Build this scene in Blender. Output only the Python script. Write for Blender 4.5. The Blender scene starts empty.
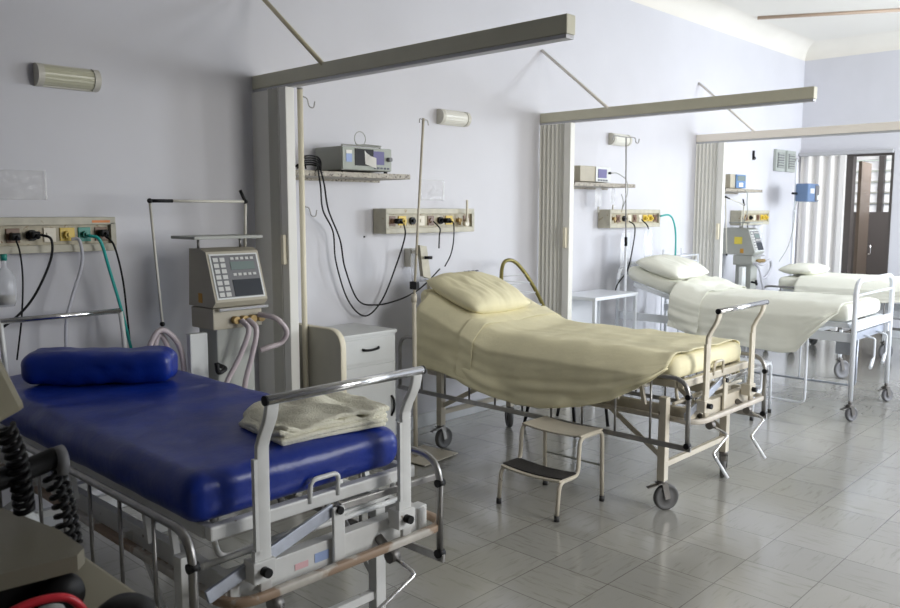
import bpy, bmesh, math, random
from mathutils import Vector, Matrix, noise
random.seed(7)
PI = math.pi
D = bpy.data
S = bpy.context.scene
COL = S.collection

# ------------------------------------------------------------------ camera
cd = D.cameras.new('camera'); cam = D.objects.new('camera', cd); COL.objects.link(cam)
cd.sensor_width = 36; cd.lens = 36 * 818 / 900
cam.location = (0, 0, 1.6)
_yaw, _pit = math.radians(43.6), math.atan(94 / 818)
_dir = Vector((math.cos(_yaw) * math.cos(_pit), math.sin(_yaw) * math.cos(_pit), -math.sin(_pit)))
cam.rotation_euler = _dir.to_track_quat('-Z', 'Y').to_euler()
cd.clip_start = 0.05; cd.clip_end = 100
cd.dof.use_dof = True; cd.dof.focus_distance = 3.6; cd.dof.aperture_fstop = 6.3
S.camera = cam

# ------------------------------------------------------------------ world, lights, exposure
w = D.worlds.new('world'); S.world = w; w.use_nodes = True
bg = w.node_tree.nodes['Background']
sky = w.node_tree.nodes.new('ShaderNodeTexSky'); sky.sky_type = 'NISHITA'
sky.sun_disc = False; sky.sun_elevation = math.radians(40); sky.sun_rotation = math.radians(200)
w.node_tree.links.new(sky.outputs[0], bg.inputs[0]); bg.inputs[1].default_value = 0.18

def area(name, loc, size, power, color, target):
    l = D.lights.new(name, 'AREA'); l.shape = 'RECTANGLE'; l.size, l.size_y = size
    l.energy = power; l.color = color
    o = D.objects.new(name, l); COL.objects.link(o); o.location = loc
    o.rotation_euler = (Vector(target) - Vector(loc)).to_track_quat('-Z', 'Y').to_euler()
    return o
# daylight entering by the three windows of the wall opposite the beds
a1 = area('window_daylight_1', (3.9, -1.20, 1.85), (1.5, 1.5), 46, (1, .99, .96), (3.6, 2.2, .4))
a1.data.spread = math.radians(125)
area('window_daylight_2', (6.9, -1.22, 1.95), (1.9, 1.7), 92, (.97, .98, 1), (9.0, 2.6, .4))
area('window_daylight_3', (9.8, -1.24, 1.95), (2.0, 1.7), 235, (.86, .93, 1), (10.0, 3, .1))
area('corridor_fill', (12.6, 3.4, 2.95), (1.4, 2.5), 170, (.95, .97, 1), (13.4, 3.6, 0))  # fill lamp added inside the corridor to brighten its louvres
S.view_settings.view_transform = 'Standard'; S.view_settings.look = 'None'
S.view_settings.gamma = 1; S.view_settings.exposure = 0.08
try: S.view_settings.use_curve_mapping = False
except Exception: pass
S.cycles.max_bounces = 8
S.cycles.use_denoising = True

# ------------------------------------------------------------------ materials
def mat(name, col, rough=.5, metal=0, var=0, vscale=8, bump=0, bscale=30, trans=0, coat=0, emit=0, spec=None, alpha=1, dirt=None, dscale=12, dthr=.62):
    m = D.materials.new(name); m.use_nodes = True
    nt = m.node_tree; n = nt.nodes; b = n['Principled BSDF']
    b.inputs['Base Color'].default_value = (*col, 1)
    b.inputs['Roughness'].default_value = rough; b.inputs['Metallic'].default_value = metal
    b.inputs['Transmission Weight'].default_value = trans
    b.inputs['Coat Weight'].default_value = coat
    b.inputs['Alpha'].default_value = alpha
    if spec is not None: b.inputs['Specular IOR Level'].default_value = spec
    if emit: b.inputs['Emission Color'].default_value = (*col, 1); b.inputs['Emission Strength'].default_value = emit
    tc = n.new('ShaderNodeTexCoord')
    last = None
    if var:
        t = n.new('ShaderNodeTexNoise'); t.inputs['Scale'].default_value = vscale; t.inputs['Detail'].default_value = 5
        nt.links.new(tc.outputs['Object'], t.inputs['Vector'])
        r = n.new('ShaderNodeValToRGB'); r.color_ramp.elements[0].position = .3; r.color_ramp.elements[1].position = .7
        r.color_ramp.elements[0].color = (*[c * (1 - var) for c in col], 1)
        r.color_ramp.elements[1].color = (*[min(1, c * (1 + var * .5)) for c in col], 1)
        nt.links.new(t.outputs['Fac'], r.inputs['Fac']); last = r.outputs['Color']
        nt.links.new(last, b.inputs['Base Color'])
    if dirt:
        t = n.new('ShaderNodeTexNoise'); t.inputs['Scale'].default_value = dscale; t.inputs['Detail'].default_value = 8
        nt.links.new(tc.outputs['Object'], t.inputs['Vector'])
        r = n.new('ShaderNodeValToRGB'); r.color_ramp.elements[0].position = dthr; r.color_ramp.elements[1].position = dthr + .05
        nt.links.new(t.outputs['Fac'], r.inputs['Fac'])
        mx = n.new('ShaderNodeMix'); mx.data_type = 'RGBA'
        nt.links.new(r.outputs['Color'], mx.inputs['Factor'])
        if last: nt.links.new(last, mx.inputs['A'])
        else: mx.inputs['A'].default_value = (*col, 1)
        mx.inputs['B'].default_value = (*dirt, 1)
        nt.links.new(mx.outputs['Result'], b.inputs['Base Color'])
    if bump:
        t = n.new('ShaderNodeTexNoise'); t.inputs['Scale'].default_value = bscale; t.inputs['Detail'].default_value = 4
        nt.links.new(tc.outputs['Object'], t.inputs['Vector'])
        bp = n.new('ShaderNodeBump'); bp.inputs['Strength'].default_value = bump; bp.inputs['Distance'].default_value = .01
        nt.links.new(t.outputs['Fac'], bp.inputs['Height']); nt.links.new(bp.outputs['Normal'], b.inputs['Normal'])
    return m
M = {}
M['wall'] = mat('lilac_wall_paint', (.655, .655, .70), .55, var=.05, vscale=1.3, bump=.08, bscale=14)
M['wall_west'] = mat('unseen_wall_darkened', (.30, .30, .32), .6)  # unseen west wall, darkened to cut light bouncing onto the bed wall
M['cream_wall'] = mat('cream_ceiling_paint', (.80, .77, .71), .7, var=.04, vscale=2)
M['ceiling'] = mat('white_ceiling_paint', (.80, .78, .73), .8)
M['skirting'] = mat('skirting_stone', (.62, .64, .66), .35, var=.1, vscale=9)
M['white_paint'] = mat('aged_white_enamel', (.76, .76, .74), .35, var=.06, vscale=14, dirt=(.30, .24, .18), dscale=22, dthr=.69)
M['beige_paint'] = mat('aged_cream_enamel', (.57, .52, .42), .38, var=.08, vscale=14, dirt=(.16, .11, .08), dscale=20, dthr=.68)
M['clean_white'] = mat('white_enamel_tube', (.82, .85, .90), .3)
M['bumper_w'] = mat('worn_bumper_white', (.60, .56, .50), .45, var=.15, vscale=18, dirt=(.36, .25, .17), dscale=7, dthr=.47)
M['bumper_b'] = mat('worn_bumper_cream', (.56, .51, .44), .45, var=.1, vscale=18, dirt=(.25, .18, .12), dscale=12, dthr=.66)
M['chrome'] = mat('polished_chrome', (.78, .78, .78), .16, 1)
M['steel'] = mat('dull_steel_tube', (.36, .35, .34), .36, .9, var=.2, vscale=20)
M['bluesteel'] = mat('zinc_plated_link', (.45, .48, .55), .4, .7, var=.2, vscale=15)
M['black'] = mat('black_plastic', (.008, .008, .009), .45, spec=.25)
M['rubber'] = mat('black_rubber', (.03, .03, .03), .6)
M['tread'] = mat('black_ribbed_rubber_mat', (.025, .022, .02), .75, bump=.4, bscale=120)
M['wheel'] = mat('grey_rubber_tyre', (.10, .10, .10), .55)
M['caster_metal'] = mat('caster_fork_steel', (.20, .19, .18), .45, .8)
M['vinyl'] = mat('royal_blue_vinyl', (.003, .026, .27), .36, var=.12, vscale=5, bump=.5, bscale=11, coat=.05)
M['sheet'] = mat('pale_yellow_cotton', (.80, .74, .50), .85, var=.06, vscale=7, bump=.12, bscale=45)
M['sheet2'] = mat('pale_cream_cotton', (.86, .86, .76), .85, bump=.12, bscale=45)
M['towel'] = mat('cream_terry_cloth', (.93, .90, .74), .95, var=.06, vscale=25, bump=.6, bscale=160)
M['stamp'] = mat('blue_black_laundry_stamp', (.05, .06, .12), .9)
M['part_grey'] = mat('pvc_door_beige_grey', (.80, .79, .74), .45)
M['part_edge'] = mat('pvc_door_cream_edge', (.80, .74, .58), .45)
M['rail'] = mat('rail_cover_greige', (.62, .60, .48), .5, var=.04)
M['rail_under'] = mat('rail_underside_aluminium', (.50, .50, .52), .4, .3)
M['rail_lite'] = mat('rail_cover_cream', (.88, .82, .74), .5)
M['wood_stay'] = mat('cream_painted_rod', (.60, .54, .38), .5)
M['stay_lite'] = mat('pale_painted_rod', (.75, .71, .66), .5)
M['panel_body'] = mat('gas_panel_body', (.52, .49, .39), .45, var=.12, vscale=20, dirt=(.32, .25, .14), dscale=16, dthr=.64)
M['panel_face'] = mat('gas_panel_face', (.45, .40, .28), .42, var=.2, vscale=25, dirt=(.26, .18, .09), dscale=26, dthr=.58)
M['brass'] = mat('brass_fitting', (.40, .28, .12), .45, .5)
M['yellow_pl'] = mat('yellow_air_fitting', (.70, .50, .06), .4)
M['green_pl'] = mat('green_oxygen_fitting', (.02, .26, .21), .4)
M['brown_pl'] = mat('brown_socket', (.18, .10, .06), .4)
M['socket_w'] = mat('white_socket', (.75, .70, .58), .4)
M['teal'] = mat('teal_oxygen_tube', (.02, .42, .38), .35)
M['clear_hose'] = mat('clear_grey_hose', (.62, .62, .68), .3, alpha=.75)
M['pink_hose'] = mat('corrugated_pinkish_hose', (.60, .52, .54), .4, alpha=.9)
M['granite'] = mat('speckled_granite', (.42, .38, .31), .45, var=.35, vscale=60, dirt=(.08, .06, .05), dscale=55, dthr=.57)
M['dev_grey'] = mat('grey_green_device_case', (.38, .39, .36), .5, var=.06)
M['dev_beige'] = mat('beige_device_case', (.47, .43, .34), .5, var=.08, dirt=(.25, .18, .1), dscale=8, dthr=.68)
M['dev_front'] = mat('grey_green_monitor_face', (.44, .47, .43), .6, spec=.25)
M['dev_dark'] = mat('dark_grey_device_case', (.17, .17, .18), .5)
M['dev_light'] = mat('light_device_face', (.72, .74, .73), .45)
M['dev_blue'] = mat('blue_device_face', (.12, .24, .46), .4)
M['pump_blue'] = mat('grey_blue_pump_case', (.14, .22, .38), .4)
M['screen_lilac'] = mat('pale_violet_screen', (.20, .19, .36), .55, spec=.2)
M['screen_green'] = mat('grey_green_display', (.19, .24, .23), .2)
M['screen_dark'] = mat('dark_display', (.03, .035, .045), .4, spec=.3)
M['amber'] = mat('amber_label', (.55, .28, .03), .5)
M['yellow_label'] = mat('yellow_label', (.75, .62, .08), .5)
M['orange_label'] = mat('orange_label', (.75, .25, .06), .5)
M['paper'] = mat('white_paper', (.85, .84, .80), .8)
M['pink_label'] = mat('pink_label', (.80, .50, .52), .7)
M['blue_label'] = mat('blue_label', (.35, .45, .72), .7)
M['button'] = mat('pale_key', (.62, .62, .60), .5)
M['button_dark'] = mat('dark_key', (.08, .09, .12), .4)
M['cab_white'] = mat('cabinet_grey_white', (.62, .63, .62), .4, var=.04)
M['cab_beige'] = mat('cabinet_beige', (.56, .54, .46), .45, var=.05)
M['lamp_base'] = mat('lamp_cream_plastic', (.62, .60, .53), .4)
M['lamp_diff'] = mat('ribbed_lamp_diffuser', (.58, .57, .43), .3)
M['lamp_diff2'] = mat('ribbed_lamp_diffuser_pale', (.78, .77, .70), .3)
M['gold'] = mat('olive_gold_tube', (.22, .19, .06), .3, .6)
M['string'] = mat('grey_chair_cord', (.55, .56, .58), .4)
M['film'] = mat('clear_plastic_sleeve', (.9, .9, .92), .08, alpha=.16)
M['film_dim'] = mat('clear_plastic_wallet', (.85, .84, .84), .08, alpha=.14)
M['bag'] = mat('clear_fluid_bag', (.86, .88, .93), .15, alpha=.4)
M['door_dark'] = mat('dark_bronze_door', (.07, .06, .055), .4)
M['door_brown'] = mat('brown_door_leaf', (.17, .13, .10), .45)
M['louvre'] = mat('white_louvre', (.85, .84, .83), .5)
M['curtain_pvc'] = mat('pvc_folding_door_pale', (.84, .82, .80), .5)
M['red'] = mat('red_rubber_hose', (.75, .03, .05), .35)
M['olive'] = mat('olive_beige_plastic', (.34, .31, .22), .5)
M['olive_d'] = mat('olive_grey_plastic', (.23, .21, .155), .5)
M['conduit'] = mat('brown_ceiling_conduit', (.48, .36, .27), .5)
M['vent_grille'] = mat('grey_green_vent', (.42, .45, .42), .5)
M['frame_ext'] = mat('window_frame_white', (.8, .8, .8), .5)

def floor_mat():
    m = D.materials.new('vinyl_floor_tiles'); m.use_nodes = True
    nt = m.node_tree; n = nt.nodes; L = nt.links; b = n['Principled BSDF']
    tc = n.new('ShaderNodeTexCoord'); mp = n.new('ShaderNodeMapping')
    mp.inputs['Location'].default_value = (-4.0 + .325 * 20, -1.425 + .325 * 20, 0)
    L.new(tc.outputs['Object'], mp.inputs['Vector'])
    br = n.new('ShaderNodeTexBrick'); br.offset = 0; br.squash = 1
    br.inputs['Scale'].default_value = 1; br.inputs['Brick Width'].default_value = .325; br.inputs['Row Height'].default_value = .325
    br.inputs['Mortar Size'].default_value = .0022; br.inputs['Mortar Smooth'].default_value = .1; br.inputs['Bias'].default_value = 0
    br.inputs['Color1'].default_value = (.29, .285, .26, 1); br.inputs['Color2'].default_value = (.335, .33, .30, 1)
    br.inputs['Mortar'].default_value = (.14, .13, .115, 1)
    L.new(mp.outputs[0], br.inputs['Vector'])
    # marbling: streaks turned per tile
    sep = n.new('ShaderNodeSeparateXYZ'); L.new(mp.outputs[0], sep.inputs[0])
    def math_(op, a, b_=None, v=None):
        q = n.new('ShaderNodeMath'); q.operation = op; L.new(a, q.inputs[0])
        if b_ is not None: L.new(b_, q.inputs[1])
        if v is not None: q.inputs[1].default_value = v
        return q.outputs[0]
    fx = math_('FLOOR', math_('DIVIDE', sep.outputs[0], v=.325)); fy = math_('FLOOR', math_('DIVIDE', sep.outputs[1], v=.325))
    par = math_('MODULO', math_('ADD', fx, fy), v=2)
    def streak(sx, sy):
        mm = n.new('ShaderNodeMapping'); mm.inputs['Scale'].default_value = (sx, sy, 1); mm.inputs['Rotation'].default_value = (0, 0, .15)
        L.new(tc.outputs['Object'], mm.inputs['Vector'])
        t = n.new('ShaderNodeTexNoise'); t.inputs['Scale'].default_value = 6; t.inputs['Detail'].default_value = 6; t.inputs['Roughness'].default_value = .65
        L.new(mm.outputs[0], t.inputs['Vector']); return t.outputs['Fac']
    mix = n.new('ShaderNodeMix'); L.new(par, mix.inputs['Factor']); L.new(streak(1, 8), mix.inputs['A']); L.new(streak(8, 1), mix.inputs['B'])
    rp = n.new('ShaderNodeValToRGB'); rp.color_ramp.elements[0].position = .30; rp.color_ramp.elements[1].position = .46
    rp.color_ramp.elements[0].color = (.74, .72, .68, 1); rp.color_ramp.elements[1].color = (1, 1, 1, 1)
    L.new(mix.outputs['Result'], rp.inputs['Fac'])
    mu = n.new('ShaderNodeMix'); mu.data_type = 'RGBA'; mu.blend_type = 'MULTIPLY'; mu.inputs['Factor'].default_value = 1
    L.new(br.outputs['Color'], mu.inputs['A']); L.new(rp.outputs['Color'], mu.inputs['B'])
    L.new(mu.outputs['Result'], b.inputs['Base Color'])
    t = n.new('ShaderNodeTexNoise'); t.inputs['Scale'].default_value = 3; t.inputs['Detail'].default_value = 4
    L.new(tc.outputs['Object'], t.inputs['Vector'])
    mr = n.new('ShaderNodeMapRange'); mr.inputs['To Min'].default_value = .12; mr.inputs['To Max'].default_value = .24
    L.new(t.outputs['Fac'], mr.inputs['Value']); L.new(mr.outputs[0], b.inputs['Roughness'])
    bp = n.new('ShaderNodeBump'); bp.inputs['Strength'].default_value = .10; bp.inputs['Distance'].default_value = .01
    t2 = n.new('ShaderNodeTexNoise'); t2.inputs['Scale'].default_value = 5; L.new(tc.outputs['Object'], t2.inputs['Vector'])
    L.new(t2.outputs['Fac'], bp.inputs['Height']); L.new(bp.outputs['Normal'], b.inputs['Normal'])
    b.inputs['Specular IOR Level'].default_value = .9
    b.inputs['Coat Weight'].default_value = .5; b.inputs['Coat Roughness'].default_value = .16; b.inputs['Coat IOR'].default_value = 1.6
    return m
M['floor'] = floor_mat()

# ------------------------------------------------------------------ mesh helpers
def bend(pts, r, n=5, cyclic=False):
    """round the corners of a polyline"""
    P = [Vector(p) for p in pts]; out = []
    N = len(P)
    for i, p in enumerate(P):
        if not cyclic and (i == 0 or i == N - 1): out.append(p); continue
        a, b = P[(i - 1) % N], P[(i + 1) % N]
        da, db = (a - p), (b - p)
        rr = min(r, da.length * .48, db.length * .48)
        pa, pb = p + da.normalized() * rr, p + db.normalized() * rr
        for k in range(n + 1):
            t = k / n
            out.append(pa * (1 - t) ** 2 + p * 2 * t * (1 - t) + pb * t * t)
    return out
def smooth_path(pts, n=6, cyclic=False):
    P = [Vector(p) for p in pts]; out = []; N = len(P)
    for i in range(N if cyclic else N - 1):
        p1, p2 = P[i], P[(i + 1) % N]
        p0 = P[(i - 1) % N] if (cyclic or i > 0) else p1 * 2 - p2
        p3 = P[(i + 2) % N] if (cyclic or i < N - 2) else p2 * 2 - p1
        for k in range(n):
            t = k / n
            out.append(.5 * ((2 * p1) + (p2 - p0) * t + (2 * p0 - 5 * p1 + 4 * p2 - p3) * t * t + (3 * p1 - p0 - 3 * p2 + p3) * t ** 3))
    if not cyclic: out.append(P[-1])
    return out

def SQ(a, sq):
    c, s_ = math.cos(a), math.sin(a)
    if not sq: return c, s_
    f = lambda t: math.copysign(abs(t) ** .28, t)
    return f(c), f(s_)
class MB:
    def __init__(s): s.bm = bmesh.new()
    def mesh(s, vs, fs, smooth=False):
        vv = [s.bm.verts.new(v) for v in vs]
        for f in fs:
            try: q = s.bm.faces.new([vv[i] for i in f]); q.smooth = smooth
            except ValueError: pass
        return vv
    def box(s, c, size, rot=None, bev=0):
        c = Vector(c); hx, hy, hz = [v / 2 for v in size]
        bm2 = bmesh.new(); bmesh.ops.create_cube(bm2, size=1)
        for v in bm2.verts: v.co = Vector((v.co.x * 2 * hx, v.co.y * 2 * hy, v.co.z * 2 * hz))
        if bev:
            bmesh.ops.bevel(bm2, geom=bm2.edges[:], offset=min(bev, hx * .9, hy * .9, hz * .9), segments=2, affect='EDGES', profile=.6)
        R = Matrix.Identity(3)
        if rot is not None:
            from mathutils import Euler
            R = rot if isinstance(rot, Matrix) else Euler(rot).to_matrix()
        bm2.verts.ensure_lookup_table()
        idx = {v: i for i, v in enumerate(bm2.verts)}
        s.mesh([R @ v.co + c for v in bm2.verts], [[idx[v] for v in f.verts] for f in bm2.faces], False)
        bm2.free(); return s
    def b2(s, p0, p1, bev=0):
        return s.box([(a + b) / 2 for a, b in zip(p0, p1)], [abs(b - a) for a, b in zip(p0, p1)], None, bev)
    def bar(s, p0, p1, wd, ht, up=(0, 0, 1), bev=0):
        """a rectangular bar from p0 to p1; ht measured along up"""
        p0, p1 = Vector(p0), Vector(p1); d = (p1 - p0); y = d.normalized()
        x = y.cross(Vector(up))
        if x.length < 1e-4: x = y.cross(Vector((0, 1, 0)))
        x.normalize(); z = x.cross(y)
        R = Matrix((x, y, z)).transposed()
        return s.box((p0 + p1) / 2, (wd, d.length, ht), R, bev)
    def tube(s, pts, r, n=10, cyclic=False, rfun=None, flat=None, sq=False):
        P = [Vector(p) for p in pts]
        Q = [P[0]]
        for p in P[1:]:
            if (p - Q[-1]).length > 1e-5: Q.append(p)
        P = Q; N = len(P)
        T = []
        for i in range(N):
            if cyclic: t = P[(i + 1) % N] - P[i - 1]
            elif i == 0: t = P[1] - P[0]
            elif i == N - 1: t = P[-1] - P[-2]
            else: t = (P[i + 1] - P[i]).normalized() + (P[i] - P[i - 1]).normalized()
            T.append(t.normalized())
        u = T[0].orthogonal().normalized()
        if flat is not None:
            u = (Vector(flat[0]) - T[0] * Vector(flat[0]).dot(T[0])).normalized()
        rings = []
        for i in range(N):
            u = (u - T[i] * u.dot(T[i])).normalized(); v = T[i].cross(u)
            rr = r if rfun is None else rfun(i / (N - 1))
            a, b = (rr, rr) if flat is None else (flat[1], flat[2])
            rings.append([s.bm.verts.new(P[i] + u * (SQ(2 * PI * k / n, sq)[0] * a) + v * (SQ(2 * PI * k / n, sq)[1] * b)) for k in range(n)])
        for i in range(N if cyclic else N - 1):
            A, B = rings[i], rings[(i + 1) % N]
            for k in range(n):
                f = s.bm.faces.new((A[k], A[(k + 1) % n], B[(k + 1) % n], B[k])); f.smooth = True
        if not cyclic:
            s.bm.faces.new(rings[0][::-1]); s.bm.faces.new(rings[-1])
        return s
    def cyl(s, p0, p1, r, n=20, r2=None):
        p0, p1 = Vector(p0), Vector(p1); d = (p1 - p0).normalized(); u = d.orthogonal().normalized(); v = d.cross(u)
        r2 = r if r2 is None else r2
        A = [s.bm.verts.new(p0 + (u * math.cos(2 * PI * k / n) + v * math.sin(2 * PI * k / n)) * r) for k in range(n)]
        B = [s.bm.verts.new(p1 + (u * math.cos(2 * PI * k / n) + v * math.sin(2 * PI * k / n)) * r2) for k in range(n)]
        for k in range(n):
            f = s.bm.faces.new((A[k], A[(k + 1) % n], B[(k + 1) % n], B[k])); f.smooth = True
        s.bm.faces.new(A[::-1]); s.bm.faces.new(B); return s
    def lathe(s, prof, org=(0, 0, 0), axis=(0, 0, 1), n=24):
        o = Vector(org); d = Vector(axis).normalized(); u = d.orthogonal().normalized(); v = d.cross(u)
        rings = []
        for r, h in prof:
            if r < 1e-5: rings.append([s.bm.verts.new(o + d * h)])
            else: rings.append([s.bm.verts.new(o + d * h + (u * math.cos(2 * PI * k / n) + v * math.sin(2 * PI * k / n)) * r) for k in range(n)])
        for A, B in zip(rings, rings[1:]):
            for k in range(n):
                a = [A[k % len(A)], A[(k + 1) % len(A)], B[(k + 1) % len(B)], B[k % len(B)]]
                q = []
                for x in a:
                    if x not in q: q.append(x)
                if len(q) >= 3:
                    f = s.bm.faces.new(q); f.smooth = True
        return s
    def ball(s, c, r, n=14):
        prof = [(r * math.sin(PI * k / 8), -r * math.cos(PI * k / 8)) for k in range(9)]
        prof[0] = (0, -r); prof[-1] = (0, r)
        return s.lathe(prof, c, (0, 0, 1), n)
    def prism(s, poly, p0, ax, ay, az):
        """polygon (a,b) in the plane p0+a*ax+b*ay extruded by vector az"""
        p0, ax, ay, az = Vector(p0), Vector(ax), Vector(ay), Vector(az)
        n = len(poly)
        A = [p0 + ax * a + ay * b for a, b in poly]; B = [p + az for p in A]
        s.mesh(A + B, [list(range(n))[::-1], list(range(n, 2 * n))] + [[k, (k + 1) % n, n + (k + 1) % n, n + k] for k in range(n)])
        return s
    def grid(s, nu, nv, f, smooth=True, closed_v=False):
        vs = [[s.bm.verts.new(f(i / (nu - 1), j / (nv - 1))) for j in range(nv)] for i in range(nu)]
        for i in range(nu - 1):
            for j in range(nv - 1):
                q = s.bm.faces.new((vs[i][j], vs[i + 1][j], vs[i + 1][j + 1], vs[i][j + 1])); q.smooth = smooth
        return s
    def rbox(s, c, size, r, div=(10, 10, 4), warp=None):
        """rounded, softly divided block; warp(local Vector) -> Vector"""
        c = Vector(c); h = Vector(size) / 2; inner = Vector([max(0, a - r) for a in h])
        cache = {}
        def V(p):
            key = (round(p.x, 5), round(p.y, 5), round(p.z, 5))
            if key in cache: return cache[key]
            q = Vector([max(-i, min(i, x)) for x, i in zip(p, inner)]); d = p - q
            if d.length > 1e-6:
                m = max(abs(d.x), abs(d.y), abs(d.z)); d = d.normalized() * (m if m > 0 else 0)
            v = q + d
            if warp: v = warp(v)
            cache[key] = s.bm.verts.new(v + c); return cache[key]
        def pts(hh, n):
            k = max(2, n); out = [-hh, -hh + r * .3, -hh + r * .65]
            a, b = -hh + r, hh - r
            out += [a + (b - a) * i / k for i in range(k + 1)] if b > a + 1e-5 else [0.0]
            out += [hh - r * .65, hh - r * .3, hh]
            return sorted(set(round(x, 6) for x in out))
        X, Y, Z = pts(h.x, div[0]), pts(h.y, div[1]), pts(h.z, div[2])
        def face(A, B, mk, flip):
            for i in range(len(A) - 1):
                for j in range(len(B) - 1):
                    q = [V(mk(A[i], B[j])), V(mk(A[i + 1], B[j])), V(mk(A[i + 1], B[j + 1])), V(mk(A[i], B[j + 1]))]
                    if flip: q = q[::-1]
                    if len(set(q)) == 4:
                        try: f = s.bm.faces.new(q); f.smooth = True
                        except ValueError: pass
        face(X, Y, lambda a, b: Vector((a, b, Z[-1])), False); face(X, Y, lambda a, b: Vector((a, b, Z[0])), True)
        face(X, Z, lambda a, b: Vector((a, Y[0], b)), False); face(X, Z, lambda a, b: Vector((a, Y[-1], b)), True)
        face(Y, Z, lambda a, b: Vector((X[-1], a, b)), False); face(Y, Z, lambda a, b: Vector((X[0], a, b)), True)
        return s
    def build(s, name, m, parent=None, solid=None, **props):
        if isinstance(m, str): m = M[m]
        me = D.meshes.new(name)
        org = Vector((0, 0, 0))
        if parent is not None:
            p = parent
            while p is not None: org += p.location; p = p.parent
        else:
            cs = [v.co for v in s.bm.verts]
            lo = Vector([min(c[i] for c in cs) for i in range(3)]); hi = Vector([max(c[i] for c in cs) for i in range(3)])
            org = Vector(((lo.x + hi.x) / 2, (lo.y + hi.y) / 2, lo.z))
        for v in s.bm.verts: v.co -= org
        s.bm.normal_update()
        s.bm.to_mesh(me); s.bm.free(); me.materials.append(m)
        o = D.objects.new(name, me); COL.objects.link(o)
        if parent is not None: o.parent = parent
        else: o.location = org
        if solid:
            md = o.modifiers.new('solidify', 'SOLIDIFY'); md.thickness = solid; md.offset = 0
        for k, v in props.items(): o[k] = v
        return o
# every shape below is written in room coordinates; build() makes it local to its thing
def thing(name, loc, label, cat, group=None):
    o = D.objects.new(name, None); COL.objects.link(o); o.location = loc; o.empty_display_size = .1
    o['label'] = label; o['category'] = cat
    if group: o['group'] = group
    return o
def struct(mb, name, m, parent=None):
    o = mb.build(name, m, parent)
    if parent is None: o['kind'] = 'structure'
    return o
def solo(mb, name, m, label, cat, group=None, solid=None):
    o = mb.build(name, m, None, solid); o['label'] = label; o['category'] = cat
    if group: o['group'] = group
    return o
bpy.context.view_layer.update()

# ------------------------------------------------------------------ the room
WY, EX, WX, SY, CZ = 4.25, 11.25, -2.2, -1.3, 3.55
struct(MB().b2((WX - .2, SY - .2, -.1), (14.5, 6.2, 0)), 'floor', 'floor')
struct(MB().b2((WX - .2, WY, 0), (EX + .2, WY + .2, CZ)), 'wall_north', 'wall')
struct(MB().b2((WX - .2, SY, 0), (WX, WY, CZ)), 'wall_west', 'wall_west')
# far end wall with the doorway
DY0, DY1, DZ = 3.10, 4.235, 2.33
mb = MB(); mb.b2((EX, SY, 0), (EX + .2, DY0, CZ)); mb.b2((EX, DY0, DZ), (EX + .2, WY, CZ)); mb.b2((EX, DY1, 0), (EX + .2, WY, DZ))
struct(mb, 'wall_east', 'wall')
# wall opposite the beds with three windows
mb = MB(); wins = [(3.1, 4.7), (5.9, 7.9), (8.8, 10.8)]; z0, z1 = 1.1, 2.8
mb.b2((WX, SY - .2, 0), (EX, SY, z0)); mb.b2((WX, SY - .2, z1), (EX, SY, CZ))
xs = [WX] + [v for wv in wins for v in wv] + [EX]
for a, b in zip(xs[::2], xs[1::2]): mb.b2((a, SY - .2, z0), (b, SY, z1))
struct(mb, 'wall_south', 'wall')
for i, (a, b) in enumerate(wins):
    mb = MB()
    for p, q in (((a, z0), (b, z0 + .05)), ((a, z1 - .05), (b, z1)), ((a, z0), (a + .05, z1)), ((b - .05, z0), (b, z1)), (((a + b) / 2 - .025, z0), ((a + b) / 2 + .025, z1))):
        mb.b2((p[0], SY - .14, p[1]), (q[0], SY - .09, q[1]))
    struct(mb, 'window_%d' % (i + 1), 'frame_ext')
struct(MB().b2((WX - .2, SY - .2, CZ + .20), (EX + .2, WY + .2, CZ + .30)), 'ceiling', 'ceiling')
# coved cornice
def cove(p0, p1, inward, name):
    p0, p1, inw = Vector(p0), Vector(p1), Vector(inward); R = .20
    mb = MB()
    prof = []
    for k in range(11):
        a = PI / 2 * k / 10
        prof.append((R * (1 - math.cos(a)), R * math.sin(a)))
    def f(u, v):
        k = int(round(v * 10)); i, z = prof[k]
        # mitre
        d = (p1 - p0).normalized()
        q = p0 + d * i + (p1 - p0 - d * 2 * i) * u
        return q + inw * i + Vector((0, 0, CZ + z))
    mb.grid(2, 11, f)
    o = struct(mb, name, 'cream_wall')
cove((WX, WY, 0), (EX, WY, 0), (0, -1, 0), 'trim_1'); cove((EX, WY, 0), (EX, SY, 0), (-1, 0, 0), 'trim_2')
cove((EX, SY, 0), (WX, SY, 0), (0, 1, 0), 'trim_3'); cove((WX, SY, 0), (WX, WY, 0), (1, 0, 0), 'trim_4')
mb = MB()
mb.b2((WX - .2, WY, CZ), (EX + .2, WY + .2, CZ + .20)); mb.b2((EX, SY, CZ), (EX + .2, WY, CZ + .20))
mb.b2((WX - .2, SY - .2, CZ), (EX + .2, SY, CZ + .20)); mb.b2((WX - .2, SY, CZ), (WX, WY, CZ + .20))
struct(mb, 'trim_5', 'cream_wall')
mb = MB(); mb.b2((WX, WY - .022, 0), (EX, WY, .10), .004); struct(mb, 'baseboard_north', 'skirting')
mb = MB(); mb.b2((EX - .02, SY, 0), (EX, DY0, .10), .004); struct(mb, 'baseboard_east', 'skirting')
solo(MB().tube([(9.22, 4.03, 3.733), (9.99, 2.62, 3.733)], .018), 'ceiling_conduit', 'conduit', 'thin brown conduit running across the ceiling beyond the cornice', 'pipe')

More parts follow.
